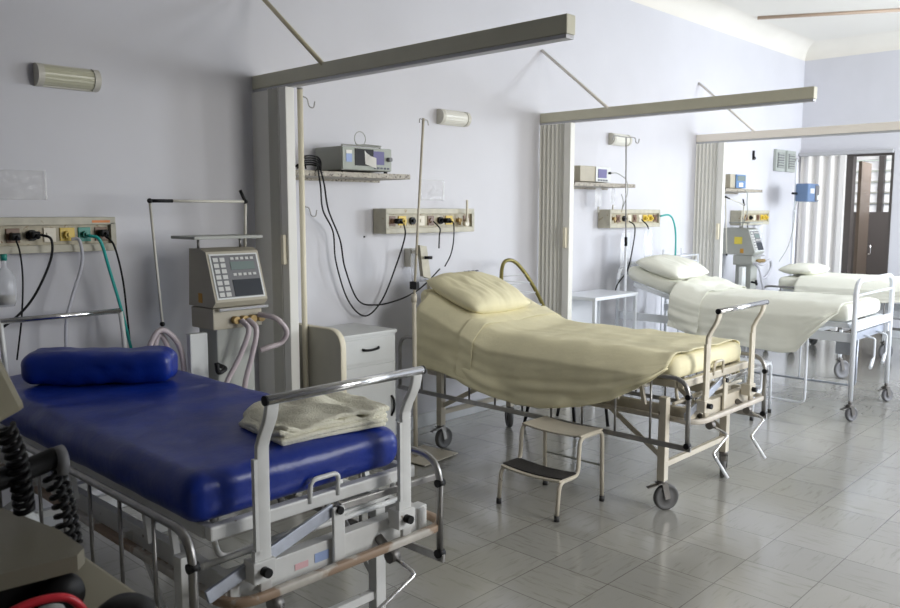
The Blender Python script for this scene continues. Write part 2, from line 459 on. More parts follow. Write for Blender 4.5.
# doorway: dark frame, folding pvc door, open leaf and corridor with louvred window
d = D.objects.new('door_1', None); COL.objects.link(d); d.location = (EX, 3.35, 0); d['kind'] = 'structure'
mb = MB(); mb.b2((EX - .03, DY0 + .0, DZ - .05), (EX + .08, 3.66, DZ), .004); mb.b2((EX - .03, 3.57, 0), (EX + .1, 3.66, DZ - .05), .004)
mb.b2((EX - .01, DY0, 0), (EX + .16, DY0 + .03, DZ - .05)); mb.build('door_frame', 'door_dark', d)
mb = MB(); mb.bar((EX + .22, 3.56, 1.12), (EX + .95, 3.66, 1.12), .04, 2.22); mb.build('door_leaf', 'door_brown', d)
MB().tube(bend([(EX + .85, 3.62, 1.0), (EX + .85, 3.57, 1.0), (EX + .85, 3.57, 1.12)], .02), .009).build('door_handle', 'chrome', d)
fd = thing('folding_door', (EX - .05, 3.95, 0), 'pale pvc folding door drawn across the far doorway, with pleats to the floor', 'folding door')
mb = MB(); n = 41; pl = []
for k in range(n):
    pl.append((EX - .05 + .030 * math.sin(k / (n - 1) * 2 * PI * 3.5), 4.22 - (4.22 - 3.72) * k / (n - 1)))
vs = [(x, y, z) for x, y in pl for z in (.02, 2.30)]
mb.mesh(vs, [(2 * k, 2 * k + 1, 2 * k + 3, 2 * k + 2) for k in range(n - 1)]); mb.build('pleated_panel', 'curtain_pvc', fd, .008)
mb = MB(); mb.b2((EX - .08, 3.65, .02), (EX - .02, 3.72, 2.30), .006); mb.build('end_post', 'curtain_pvc', fd)
mb = MB(); mb.b2((EX - .09, 3.1, 2.305), (EX - .01, 4.24, 2.35), .004); mb.build('track', 'rail_under', fd)
mb = MB(); mb.b2((14.2, 1.0, 0), (14.4, 6.0, 1.15)); mb.b2((14.2, 1.0, 2.75), (14.4, 6.0, 3.3)); mb.b2((EX + .2, 6.0, 0), (14.4, 6.2, 3.3)); mb.b2((EX + .2, .8, 0), (14.4, 1.0, 3.3)); mb.b2((EX, WY + .2, 0), (EX + .2, 6.0, 3.3))
struct(mb, 'wall_corridor', 'wall')
mb = MB(); mb.b2((13.7, 1.0, 0), (13.8, 5.99, 1.57)); struct(mb, 'wall_parapet', 'door_dark')
mb = MB(); mb.b2((EX + .2, 1.0, 3.0), (14.4, 6.0, 3.1)); struct(mb, 'ceiling_corridor', 'ceiling')
lw = D.objects.new('window_4', None); COL.objects.link(lw); lw.location = (14.15, 3.2, 1.15); lw['kind'] = 'structure'
mb = MB()
for k in range(9): mb.box((14.2, 3.5, 1.28 + k * .17), (.02, 4.9, .18), (0, .55, 0))
mb.build('louvre_blade', 'louvre', lw, kind='stuff')
mb = MB()
for y in (1.4, 2.7, 4.05, 5.4): mb.b2((14.05, y - .04, 1.15), (14.13, y + .04, 2.75))
mb.build('window_frame', 'door_dark', lw)

# ------------------------------------------------------------------ folding partitions on the long wall
def partition(x, y_end, rail_m, stay_m, flat_first, label, zr=2.375, stay_y=3.59, stay_z=2.9):
    t = thing('folding_partition', (x, WY - .02, 0), label, 'partition', 'folding partitions dividing the beds')
    mb = MB(); mb.b2((x - .0, y_end, zr - .055), (x + .06, WY - .002, zr + .022), .004); mb.build('rail', rail_m, t)
    mb = MB(); mb.b2((x + .003, y_end + .004, zr - .072), (x + .057, WY - .002, zr - .056), .002); tr = mb.build('track', 'rail_under', t)
    MB().tube([(x + .01, WY - .004, stay_z), (x + .01, stay_y, zr + .01)], .013).build('stay_rod', stay_m, t)
    zt = zr - .075
    y = WY - .01
    if flat_first:
        mb = MB(); mb.b2((x - .012, 4.05, .02), (x + .012, y, zt), .003); mb.build('jamb_panel', 'part_grey', t); y = 4.045
        n = 5; y1 = 3.945
    else:
        n = 13; y1 = 3.985
    amp_ = .032 if flat_first else .011
    pl = [(x + (amp_ if k % 2 else -amp_), y + (y1 - y) * k / (n - 1)) for k in range(n)]
    vs = [(a, b, z) for a, b in pl for z in (.02, zt)]
    mb = MB(); mb.mesh(vs, [(2 * k, 2 * k + 1, 2 * k + 3, 2 * k + 2) for k in range(n - 1)]); mb.build('folded_panel', 'part_grey', t, .006)
    mb = MB(); mb.b2((x - .03, y1 - .07, .02), (x + .03, y1 - .005, zt), .006); ep = mb.build('end_post', 'part_grey', t)
    mb = MB(); mb.b2((x - .052, y1 - .05, 1.29), (x - .0302, y1 - .02, 1.46), .006); mb.build('handle', 'part_edge', t)
    return t
partition(2.77, 1.992, 'rail', 'wood_stay', True, 'folding partition with dark greige rail nearest the camera, beside the blue bed', 2.36, 3.58, 2.90)
partition(5.55, 2.03, 'rail', 'stay_lite', False, 'pleated folding partition with greige rail behind the yellow-sheeted bed', 2.375, 3.59, 2.91)
partition(8.30, 1.2, 'rail_lite', 'stay_lite', False, 'pleated folding partition with pale cream rail, farthest from camera', 2.38, 3.605, 2.947)

# ------------------------------------------------------------------ wall lamps
def wall_lamp(x, z, diff, label):
    t = thing('wall_lamp', (x, WY, z), label, 'wall lamp', 'tubular wall lamps')
    wd = .30
    MB().b2((x - wd / 2, WY - .02, z - .055), (x + wd / 2, WY, z + .055), .004).build('base_plate', 'lamp_base', t)
    def half(x0, x1, r, ribs, mb):
        n = 20
        prof = []
        for k in range(n + 1):
            a = PI * k / n; rr = r + (.0015 if (ribs and k % 2) else 0)
            prof.append((rr * math.cos(a), rr * math.sin(a)))
        P0 = [Vector((x0, WY - .02 - b, z + a)) for a, b in prof]; P1 = [Vector((x1, WY - .02 - b, z + a)) for a, b in prof]
        N = n + 1
        mb.mesh(P0 + P1, [[k, k + 1, N + k + 1, N + k] for k in range(n)] + [list(range(N)), list(range(N, 2 * N))[::-1]], False)
    mb = MB(); half(x - wd / 2 + .03, x + wd / 2 - .03, .048, True, mb); mb.build('diffuser', diff, t)
    for a, b in ((x - wd / 2, x - wd / 2 + .03), (x + wd / 2 - .03, x + wd / 2)):
        mb = MB(); half(a, b, .054, False, mb); mb.build('end_cap', 'lamp_base', t)
wall_lamp(1.695, 2.25, 'lamp_diff', 'tubular wall lamp with yellowed diffuser above the blue bed')
wall_lamp(4.47, 2.275, 'lamp_diff2', 'tubular wall lamp above the yellow-sheeted bed')
wall_lamp(6.74, 2.255, 'lamp_diff2', 'tubular wall lamp partly behind a drip stand above the third bed')

# ------------------------------------------------------------------ medical gas panels
def gas_panel(x0, x1, zt, label, kinds):
    t = thing('gas_panel', ((x0 + x1) / 2, WY, zt - .17), label, 'gas panel', 'medical gas and power panels')
    yf, zb = WY - .135, zt - .17
    mb = MB()
    mb.b2((x0, yf + .03, zb), (x1, WY - .002, zt), .003)
    mb.b2((x0, yf, zt - .038), (x1, yf + .035, zt), .004); mb.b2((x0, yf, zb), (x1, yf + .035, zb + .038), .004)
    mb.b2((x0, yf, zb + .03), (x0 + .025, yf + .035, zt - .03)); mb.b2((x1 - .025, yf, zb + .03), (x1, yf + .035, zt - .03))
    mb.build('housing', 'panel_body', t)
    MB().b2((x0 + .025, yf + .022, zb + .036), (x1 - .025, yf + .034, zt - .036)).build('face_plate', 'panel_face', t)
    n = len(kinds); zc = (zt + zb) / 2
    for i, k in enumerate(kinds):
        x = x0 + .07 + (x1 - x0 - .14) * i / (n - 1)
        mb = MB()
        if k == 'S':
            mb.b2((x - .028, yf + .014, zc - .034), (x + .028, yf + .023, zc + .034), .002); mb.b2((x - .016, yf + .008, zc - .012), (x + .016, yf + .015, zc + .012), .002); m = 'socket_w'
        elif k == 'D':
            mb.b2((x - .03, yf + .014, zc - .034), (x + .03, yf + .023, zc + .034), .002); mb.cyl((x, yf + .015, zc), (x, yf + .004, zc), .018); m = 'brown_pl'
        elif k == 'G':
            mb.b2((x - .03, yf + .014, zc - .035), (x + .03, yf + .023, zc + .035), .002); mb.cyl((x, yf + .015, zc), (x, yf - .012, zc), .016); mb.cyl((x, yf - .01, zc), (x, yf - .025, zc), .009); m = 'green_pl'
        elif k == 'Y':
            mb.b2((x - .035, yf + .014, zc - .03), (x + .035, yf + .023, zc + .034), .002); mb.cyl((x, yf + .015, zc), (x, yf - .01, zc), .019); mb.cyl((x, yf - .008, zc), (x, yf - .02, zc), .010); m = 'yellow_pl'
        elif k == 'B':
            mb.cyl((x, yf + .022, zc), (x, yf - .012, zc), .016); mb.cyl((x, yf - .006, zc - .004), (x, yf - .008, zc - .035), .007); m = 'brass'
        elif k == 'K':
            mb.cyl((x, yf + .022, zc), (x, yf + .004, zc), .026); mb.cyl((x, yf + .005, zc), (x, yf - .012, zc), .012); m = 'black'
        mb.build('outlet', m, t)
    if zt < 1.58:
        MB().b2((x1 - .12, yf - .001, zt - .028), (x1 - .03, yf + .001, zt - .016)).build('label_strip', 'orange_label', t)
    return t
gas_panel(.97, 1.855, 1.565, 'gas and power panel on the wall above the blue bed, leftmost of the panels', 'SDKSDKSYGD')
gas_panel(3.70, 4.585, 1.61, 'gas and power panel on the wall above the yellow-sheeted bed', 'DYKSDKYBD')
gas_panel(6.44, 7.345, 1.605, 'gas and power panel above the third bed with teal hose', 'BDKSDSYYD')
gas_panel(9.20, 9.99, 1.595, 'gas and power panel over the farthest bed, behind the ventilator', 'BDKSDYY')

def cord(pts, r, m, name, label, cat='cord', n=6, extra=None, sm=True, group=None):
    p = smooth_path(pts, 8) if sm else pts
    if extra is None:
        return solo(MB().tube(p, r, n), name, m, label, cat, group)
    t = thing(name, Vector(pts[0]), label, cat, group)
    MB().tube(p, r, n).build('cable', m, t)
    extra(t); return t
def plug(x, y, z):
    def f(t):
        mb = MB(); mb.box((x, y, z), (.04, .045, .035), None, .008); mb.cyl((x, y - .02, z), (x, y - .04, z - .012), .008, 8); mb.build('plug', 'black', t)
    return f
# panel 1
yf = WY - .135
cord([(1.47, yf - .05, 1.485), (1.51, yf - .07, 1.46), (1.50, yf - .07, 1.36), (1.42, yf - .07, 1.20), (1.33, yf - .06, 1.10), (1.20, yf - .05, 1.02), (1.10, yf - .05, 1.0)], .006, 'black', 'power_cord', 'thick black cord with round plug sweeping down left from first panel', extra=plug(1.455, yf - .02, 1.482))
cord([(1.371, yf - .02, 1.46), (1.375, yf - .05, 1.40), (1.38, yf - .05, 1.28), (1.365, yf - .05, 1.10), (1.34, yf - .03, .90)], .004, 'black', 'power_cord', 'thin black cord hanging straight down at left end of first panel', extra=plug(1.371, yf - .01, 1.476))
cord([(1.79, yf - .02, 1.47), (1.82, yf - .05, 1.42), (1.86, yf - .04, 1.25), (1.875, yf - .04, 1.05), (1.885, yf - .04, .88)], .005, 'black', 'power_cord', 'black cord falling beside the teal hose from the first panel', extra=plug(1.786, yf - .01, 1.485))
cord([(1.703, yf - .03, 1.475), (1.745, yf - .06, 1.45), (1.79, yf - .05, 1.30), (1.84, yf - .05, 1.10), (1.885, yf - .05, .88)], .008, 'teal', 'oxygen_hose', 'dark teal oxygen hose hanging from first panel to blue bed', 'hose')
cord([(1.62, yf - .03, 1.46), (1.65, yf - .05, 1.45), (1.655, yf - .05, 1.34), (1.60, yf - .05, 1.18), (1.565, yf - .05, 1.05), (1.56, yf - .04, .86)], .008, 'clear_hose', 'air_hose', 'pale grey air hose hanging from yellow outlet of first panel', 'hose')
mb = MB()
mb.lathe([(.0, 0), (.035, .0), (.045, .03), (.045, .13), (.03, .16), (.012, .18), (.012, .22)], (1.30, yf - .06, 1.16)); 
t = thing('suction_jar', (1.30, yf - .06, 1.16), 'clear plastic suction jar under left end of first panel', 'jar')
mb.build('jar_body', 'bag', t)
MB().cyl((1.30, yf - .06, 1.17), (1.30, yf - .06, 1.21), .038).build('fluid', 'olive', t)
MB().cyl((1.30, yf - .06, 1.37), (1.30, yf - .06, 1.40), .014).build('cap', 'green_pl', t)
# plastic sleeves taped on the wall
def sleeve(x0, x1, zb, zt, m, label):
    t = thing('plastic_sleeve', ((x0 + x1) / 2, WY, zb), label, 'sleeve')
    mb = MB()
    mb.grid(34, 18, lambda u, v: Vector((x0 + (x1 - x0) * u, WY - .006 - .012 * abs(noise.noise(Vector((u * 6, v * 3, x0 * 3)))) - .006 * abs(noise.noise(Vector((u * 15, v * 4, 2)))), zb + (zt - zb) * v)))
    mb.build('sleeve', m, t, .001)
    mb = MB()
    mb.b2((x1 - .008, WY - .012, zb), (x1, WY - .004, zt), .002)
    mb.build('edge_fold', 'film', t)
sleeve(1.22, 1.575, 1.65, 1.79, 'film_dim', 'clear plastic document sleeve on the wall above the first gas panel')
sleeve(4.15, 4.39, 1.67, 1.82, 'film', 'small glossy plastic sleeve on the wall above the second panel')

# panel 2 cables
cord([(3.10, 4.05, 1.852), (3.02, 3.96, 1.86), (3.0, 3.93, 1.83), (3.03, 3.95, 1.74), (3.16, 4.10, 1.60), (3.30, 4.18, 1.46), (3.32, 4.18, 1.266), (3.415, 4.18, 1.011), (3.56, 4.18, .891), (3.714, 4.18, .987), (3.82, 4.15, 1.221), (3.82, 4.06, 1.42), (3.81, 4.06, 1.51)], .0055, 'black', 'monitor_cable', 'black cable looping from the shelf monitor to the panel socket', extra=plug(3.79, 4.09, 1.525))
cord([(3.09, 4.05, 1.865), (3.03, 3.97, 1.87), (3.02, 3.93, 1.83), (3.06, 3.95, 1.74), (3.18, 4.07, 1.60), (3.308, 4.12, 1.41), (3.345, 4.12, 1.229), (3.45, 4.12, 1.013), (3.606, 4.12, .967), (3.807, 4.12, .984), (3.97, 4.12, 1.028), (4.069, 4.10, 1.09), (4.20, 4.10, 1.18)], .0055, 'black', 'monitor_cable', 'black cable drooping from the shelf monitor toward the bed head')
cord([(4.145, 4.11, 1.52), (4.16, 4.06, 1.47), (4.155, 4.06, 1.42), (4.15, 4.06, 1.33)], .005, 'black', 'power_cord', 'short black cord end hanging from middle of second panel')
cord([(4.27, 4.08, 1.53), (4.29, 4.05, 1.50), (4.29, 4.05, 1.38), (4.26, 4.05, 1.28), (4.20, 4.05, 1.20)], .005, 'black', 'power_cord', 'black cord curving down from right half of second panel', extra=plug(4.265, 4.09, 1.525))
mb = MB(); mb.cyl((4.46, 4.10, 1.50), (4.46, 4.07, 1.50), .02); mb.lathe([(.012, 0), (.012, .03), (.009, .04), (.009, .16), (0, .165)], (4.46, 4.075, 1.51))
solo(mb, 'flowmeter', 'socket_w', 'upright white flowmeter tube on right end of second panel', 'flowmeter')
t = thing('suction_jar', (4.02, 4.12, 1.05), 'clear suction jar on wall bracket behind the slanted drip stand', 'jar')
MB().lathe([(0, 0), (.05, 0), (.055, .02), (.055, .18), (.05, .2), (0, .2)], (4.02, 4.13, 1.10)).build('jar_body', 'bag', t)
MB().lathe([(.05, 0), (.05, .018), (.02, .028), (.02, .04), (0, .04)], (4.02, 4.13, 1.30)).build('lid', 'lamp_base', t)
MB().b2((3.99, 4.185, 1.20), (4.05, 4.25, 1.33), .005).build('bracket', 'lamp_base', t)
for x, z, y in ((3.62, 1.41, 0), (5.98, 1.42, 0), (5.98, 1.16, 0)):
    pass

# ------------------------------------------------------------------ shelves
def shelf(x0, label):
    t = thing('wall_shelf', (x0 + .475, WY, 1.80), label, 'shelf', 'granite wall shelves')
    MB().b2((x0, WY - .30, 1.80), (x0 + .95, WY - .001, 1.832), .003).build('board', 'granite', t)
    MB().b2((x0 + .02, WY - .02, 1.785), (x0 + .93, WY - .001, 1.7995)).build('wall_batten', 'granite', t)
shelf(2.82, 'speckled granite wall shelf carrying the grey-green patient monitor')
shelf(5.64, 'speckled granite wall shelf carrying the beige monitor above third bed')
shelf(8.42, 'speckled granite wall shelf carrying the blue-fronted device near far bed')

# grey-green monitor with a paper strip
t = thing('patient_monitor', (3.42, 4.08, 1.832), 'grey-green patient monitor with violet screen on the nearest granite shelf', 'monitor')
x0, x1, y0, y1, za, zb = 3.21, 3.62, 3.965, 4.235, 1.845, 1.99
MB().b2((x0, y0 + .012, za), (x1, y1, zb), .006).build('case', 'dev_grey', t)
MB().b2((x0 + .004, y0, za + .004), (x1 - .004, y0 + .0118, zb - .004), .004)  .build('front_frame', 'dev_front', t)
MB().b2((x0 + .10, y0 - .004, za + .03), (x0 + .25, y0 - .0005, zb - .012)).build('printer_bay', 'black', t)
MB().b2((x0 + .25, y0 - .004, za + .04), (x1 - .07, y0 - .0005, zb - .022)).build('screen', 'screen_lilac', t)
MB().b2((x0 + .03, y0 - .003, za + .05), (x0 + .075, y0 - .0005, za + .10)).build('blue_label', 'blue_label', t)
MB().b2((x0 + .03, y0 - .003, za + .1005), (x0 + .075, y0 - .0005, za + .122)).build('white_label', 'paper', t)
mb = MB()
mb.mesh([(x0 + .175, y0 - .006, zb - .02), (x0 + .19, y0 - .006, zb - .035), (x0 + .215, y0 - .02, zb - .055), (x0 + .25, y0 - .03, zb - .065), (x0 + .25, y0 - .03, za + .015), (x0 + .18, y0 - .006, za + .04)], [(0, 1, 5), (1, 2, 5), (2, 4, 5), (2, 3, 4)])
mb.build('paper_strip', 'paper', t, .001)
mb = MB()
for k in range(5): mb.b2((x0 + .255 + k * .028, y0 - .004, za + .012), (x0 + .272 + k * .028, y0 - .0005, za + .024))
mb.build('key_row', 'button_dark', t)
MB().cyl((x1 - .035, y0, za + .075), (x1 - .035, y0 - .03, za + .075), .014).build('knob', 'dev_dark', t)
MB().tube([(x0 + .05, y0 + .06, zb), (x0 + .05, y0 + .06, zb + .012), (x1 - .05, y0 + .06, zb + .012), (x1 - .05, y0 + .06, zb)], .007).build('handle', 'dev_grey', t)
for x in (x0 + .03, x1 - .03):
    for y in (y0 + .03, y1 - .03): MB().cyl((x, y, 1.832), (x, y, za), .012).build('foot', 'rubber', t)
mb = MB(); mb.tube([Vector((3.40 + .045 * math.cos(a), 4.02, 2.045 + .045 * math.sin(a))) for a in [2 * PI * k / 20 for k in range(20)]], .003, 6, True)
mb.tube(smooth_path([(3.36, 4.02, 2.02), (3.38, 4.02, 2.008), (3.45, 4.03, 2.012), (3.56, 4.0, 2.006)]), .004, 6)
solo(mb, 'coiled_sensor_lead', 'dev_grey', 'thin grey lead coiled in a ring on top of the monitor', 'lead')
mb = MB()
for k in range(5):
    a = k * .7
    mb.tube(smooth_path([(2.88 + .03 * k, 4.05, 1.84 + .008), (2.92, 4.0 - .01 * k, 1.86 + .012 * k), (3.02 + .01 * k, 4.02, 1.87 + .012 * k), (3.12, 4.06, 1.855 + .006 * k), (3.13, 4.12, 1.842)]), .0055, 6)
solo(mb, 'cable_bundle', 'black', 'bundle of black cables heaped on the shelf left of the monitor', 'cables')

t = thing('patient_monitor', (6.11, 4.10, 1.832), 'beige box monitor with small violet screen on the middle shelf', 'monitor')
MB().b2((5.78, 3.995, 1.84), (6.23, 4.23, 1.972), .006).build('case', 'dev_beige', t)
MB().b2((6.0, 3.985, 1.842), (6.228, 3.9945, 1.97), .003).build('front_frame', 'dev_light', t)
MB().b2((6.03, 3.98, 1.875), (6.16, 3.9845, 1.95)).build('screen', 'screen_lilac', t)
mb = MB()
for k in range(4): mb.b2((6.03 + k * .04, 3.98, 1.85), (6.055 + k * .04, 3.9845, 1.862))
mb.build('key_row', 'button_dark', t)
MB().cyl((6.20, 3.985, 1.92), (6.20, 3.965, 1.92), .01).build('connector', 'black', t)
cord([(6.20, 3.96, 1.92), (6.28, 3.95, 1.92), (6.40, 3.93, 1.86), (6.42, 3.93, 1.74), (6.38, 3.95, 1.62), (6.45, 4.0, 1.60), (6.5, 4.02, 1.68), (6.47, 4.02, 1.74)], .004, 'dev_grey', 'sensor_lead', 'thin grey lead looping from the beige monitor below the shelf', 'lead')
t = thing('patient_monitor', (8.86, 4.10, 1.832), 'small device with blue front on the farthest granite shelf', 'monitor')
MB().b2((8.62, 3.995, 1.84), (8.98, 4.23, 1.99), .006).build('case', 'dev_beige', t)
MB().b2((8.74, 3.98, 1.842), (8.978, 3.9945, 1.988), .003).build('front_panel', 'dev_blue', t)
MB().b2((8.76, 3.975, 1.92), (8.95, 3.9795, 1.975)).build('screen', 'screen_green', t)
MB().b2((8.80, 3.975, 1.855), (8.90, 3.9795, 1.90)).build('label', 'paper', t)
cord([(8.86, 4.0, 1.84), (8.9, 3.93, 1.80), (8.92, 3.93, 1.68), (8.93, 3.93, 1.55), (8.94, 4.0, 1.4)], .005, 'dev_grey', 'sensor_lead', 'grey lead dropping from the blue-fronted device behind far ventilator', 'lead')

# hanging iv bags and tubing at bay 3
def soft_bag(x, y, zt, wd, ht, label, m='bag', neck=True):
    t = thing('fluid_bag', (x, y, zt - ht), label, 'bag')
    def f(u, v):
        a = (u - .5) * 2; b = v
        wv = wd / 2 * (1 - .35 * abs(b - .5) ** 2 * 2) * (1 if b < .9 else 1 - (b - .9) * 2)
        d = .022 * math.cos(a * PI / 2) * math.sin(PI * min(1, max(0, b)))
        return Vector((x + a * wv, y - d, zt - ht + b * ht))
    def g(u, v):
        p = f(u, v); return Vector((p.x, 2 * y - p.y, p.z))
    mb = MB(); mb.grid(9, 9, f); mb.grid(9, 9, g); mb.build('pouch', m, t)
    mb = MB(); mb.cyl((x, y, zt - ht), (x, y, zt - ht - .05), .008, 8); mb.build('port', 'lamp_base', t)
    return t
soft_bag(6.28, 4.14, 1.80, .11, .17, 'clear drip set bag hanging from middle shelf, left of the two')
soft_bag(6.52, 4.14, 1.80, .07, .15, 'narrow clear bag hanging under right part of middle shelf')
soft_bag(6.62, 4.05, 1.40, .20, .40, 'clear plastic bag below left end of third gas panel')
soft_bag(6.93, 4.0, 1.42, .16, .30, 'drooping clear plastic bag below middle of third gas panel')
soft_bag(9.95, 4.225, 1.50, .24, .45, 'large clear plastic bag hanging right of the far gas panel')
cord([(6.70, 4.08, 1.50), (6.73, 4.03, 1.44), (6.70, 4.03, 1.25), (6.62, 4.03, 1.05), (6.45, 4.03, .92), (6.40, 4.03, .80)], .006, 'black', 'power_cord', 'black cord curving down left from the third gas panel')
cord([(6.98, 4.11, 1.51), (7.0, 4.05, 1.44), (7.0, 4.05, 1.34)], .006, 'black', 'power_cord', 'short black cord end under the third gas panel')
cord([(7.3, 4.09, 1.54), (7.40, 4.05, 1.55), (7.50, 4.05, 1.48), (7.55, 4.05, 1.32), (7.55, 4.05, .98)], .009, 'teal', 'oxygen_hose', 'bright teal hose arching from third gas panel behind the pillow', 'hose')
# far-wall fixtures
for x0, lb in ((10.36, 'left'), (10.71, 'right')):
    t = thing('air_vent', (x0 + .14, WY, 2.09), 'small grey-green framed vent high in the far corner, %s of the pair' % lb, 'vent', 'pair of square wall vents')
    mb = MB(); mb.b2((x0, WY - .04, 2.09), (x0 + .28, WY - .001, 2.36), .004); mb.build('frame', 'vent_grille', t)
    mb = MB(); mb.b2((x0 + .04, WY - .045, 2.13), (x0 + .24, WY - .0405, 2.32)); mb.build('grille', 'dev_dark', t)
    mb = MB()
    for k in range(6): mb.box((x0 + .14, WY - .05, 2.145 + k * .032), (.19, .008, .018), (.5, 0, 0))
    mb.build('slat', 'vent_grille', t, kind='stuff')
t = thing('wall_hook', (9.75, WY, 2.2), 'small black hook on the wall left of the vents', 'hook')
MB().b2((9.735, WY - .02, 2.2), (9.765, WY, 2.31), .004).build('plate', 'black', t)
MB().tube(smooth_path([(9.75, WY - .02, 2.24), (9.75, WY - .035, 2.22), (9.75, WY - .025, 2.20)]), .006, 6).build('hook', 'black', t)
for x, z, q in ((3.62, 1.42, 'a'),):
    solo(MB().cyl((x, WY - .006, z), (x, WY, z), .006, 8), 'wall_screw', 'black', 'tiny black screw in the bare wall left of the second panel', 'screw')

# ------------------------------------------------------------------ casters
def caster(x, y, r, ztop, yaw, t, brake=True, wheelm='wheel'):
    mb = MB(); c, s_ = math.cos(yaw), math.sin(yaw)
    def W(a, b, z): return Vector((x + c * a - s_ * b, y + s_ * a + c * b, z))
    off = -r * .35
    mb.cyl(W(0, 0, ztop), W(0, 0, 2 * r + .012), .014, 10)
    mb.cyl(W(0, 0, 2 * r + .022), W(0, 0, 2 * r + .008), .026, 14)
    for sgn in (-1, 1):
        mb.bar(W(-.004, sgn * .022, 2 * r + .01), W(off, sgn * .022, r - .006), .032, .004, W(0, 1, 0) - W(0, 0, 0))
    mb.bar(W(-.015, 0, 2 * r + .008), W(.03, 0, 2 * r + .008), .05, .006)
    if brake: mb.bar(W(.0, 0, 2 * r + .006), W(.085, 0, 2 * r - .012), .03, .006)
    cs = mb.build('caster', 'caster_metal', t)
    mb = MB(); a0, a1 = W(off, -.016, r), W(off, .016, r); ax = (a1 - a0)
    mb.lathe([(0, -.004), (.014, -.004), (.016, .002), (r * .74, .002), (r * .80, -.001), (r - .006, 0), (r, .008), (r, .024), (r - .006, .032), (r * .8, .033), (r * .74, .030), (.016, .030), (.014, .036), (0, .036)], a0, ax, 28)
    mb.build('wheel', wheelm, cs)

# ------------------------------------------------------------------ cloth helpers
def wrinkle(x, y, k=1.0, s=0.0):
    return k * (.006 * noise.noise(Vector((x * 3, y * 9 + s, 1))) + .004 * noise.noise(Vector((x * 11, y * 5, 2 + s))))
def mattress(parent, cx, y0, y1, wd, zb, th, m, rise, name='mattress', r=.05, wr=.5):
    def warp(v):
        x, y = cx + v.x, (y0 + y1) / 2 + v.y
        k = 1 if v.z > 0 else 0
        bulge = .008 * math.cos(v.z / th * PI)
        dz = rise(y) + (k * wrinkle(x, y, wr) if k else 0)
        n_ = .006 * wr * noise.noise(Vector((x * 4, y * 7, v.z * 12)))
        return Vector((v.x * (1 + bulge / wd * 2) + n_, v.y + n_, v.z + dz))
    return MB().rbox((cx, (y0 + y1) / 2, zb + th / 2), (wd, y1 - y0, th), r, (20, 56, 3), warp).build(name, m, parent)
def pillow(cx, cy, cz, wd, ln, th, rotz, tilt, name='pillow', n=26, wr=1.0, seed=0):
    R = Matrix.Rotation(rotz, 3, 'Z') @ Matrix.Rotation(tilt, 3, 'X')
    mb = MB()
    def f(sgn):
        def g(u, v):
            a, b = 2 * u - 1, 2 * v - 1
            h = (max(0, 1 - abs(a) ** 3.2) * max(0, 1 - abs(b) ** 3.2)) ** .55
            x = a * wd / 2 * (1 - .05 * abs(b) ** 3); y = b * ln / 2 * (1 - .05 * abs(a) ** 3)
            z = sgn * th / 2 * h
            q = noise.noise(Vector((a * 3 + seed, b * 1.1 + a, 3))) * .014 + noise.noise(Vector((a * 9 + seed, b * 2.2, 7))) * .007
            q += .016 * (.5 - abs(noise.noise(Vector((a * 5 + b * .6 + seed, b * 1.2, 1.5))))) * (.4 + .6 * max(0, a))
            z += q * h * wr if sgn > 0 else 0
            return R @ Vector((x, y, z)) + Vector((cx, cy, cz))
        return g
    mb.grid(n * 2, n, f(1)); mb.grid(n * 2, n, f(-1))
    bmesh.ops.remove_doubles(mb.bm, verts=mb.bm.verts[:], dist=.0005)
    bmesh.ops.recalc_face_normals(mb.bm, faces=mb.bm.faces[:])
    return mb, R

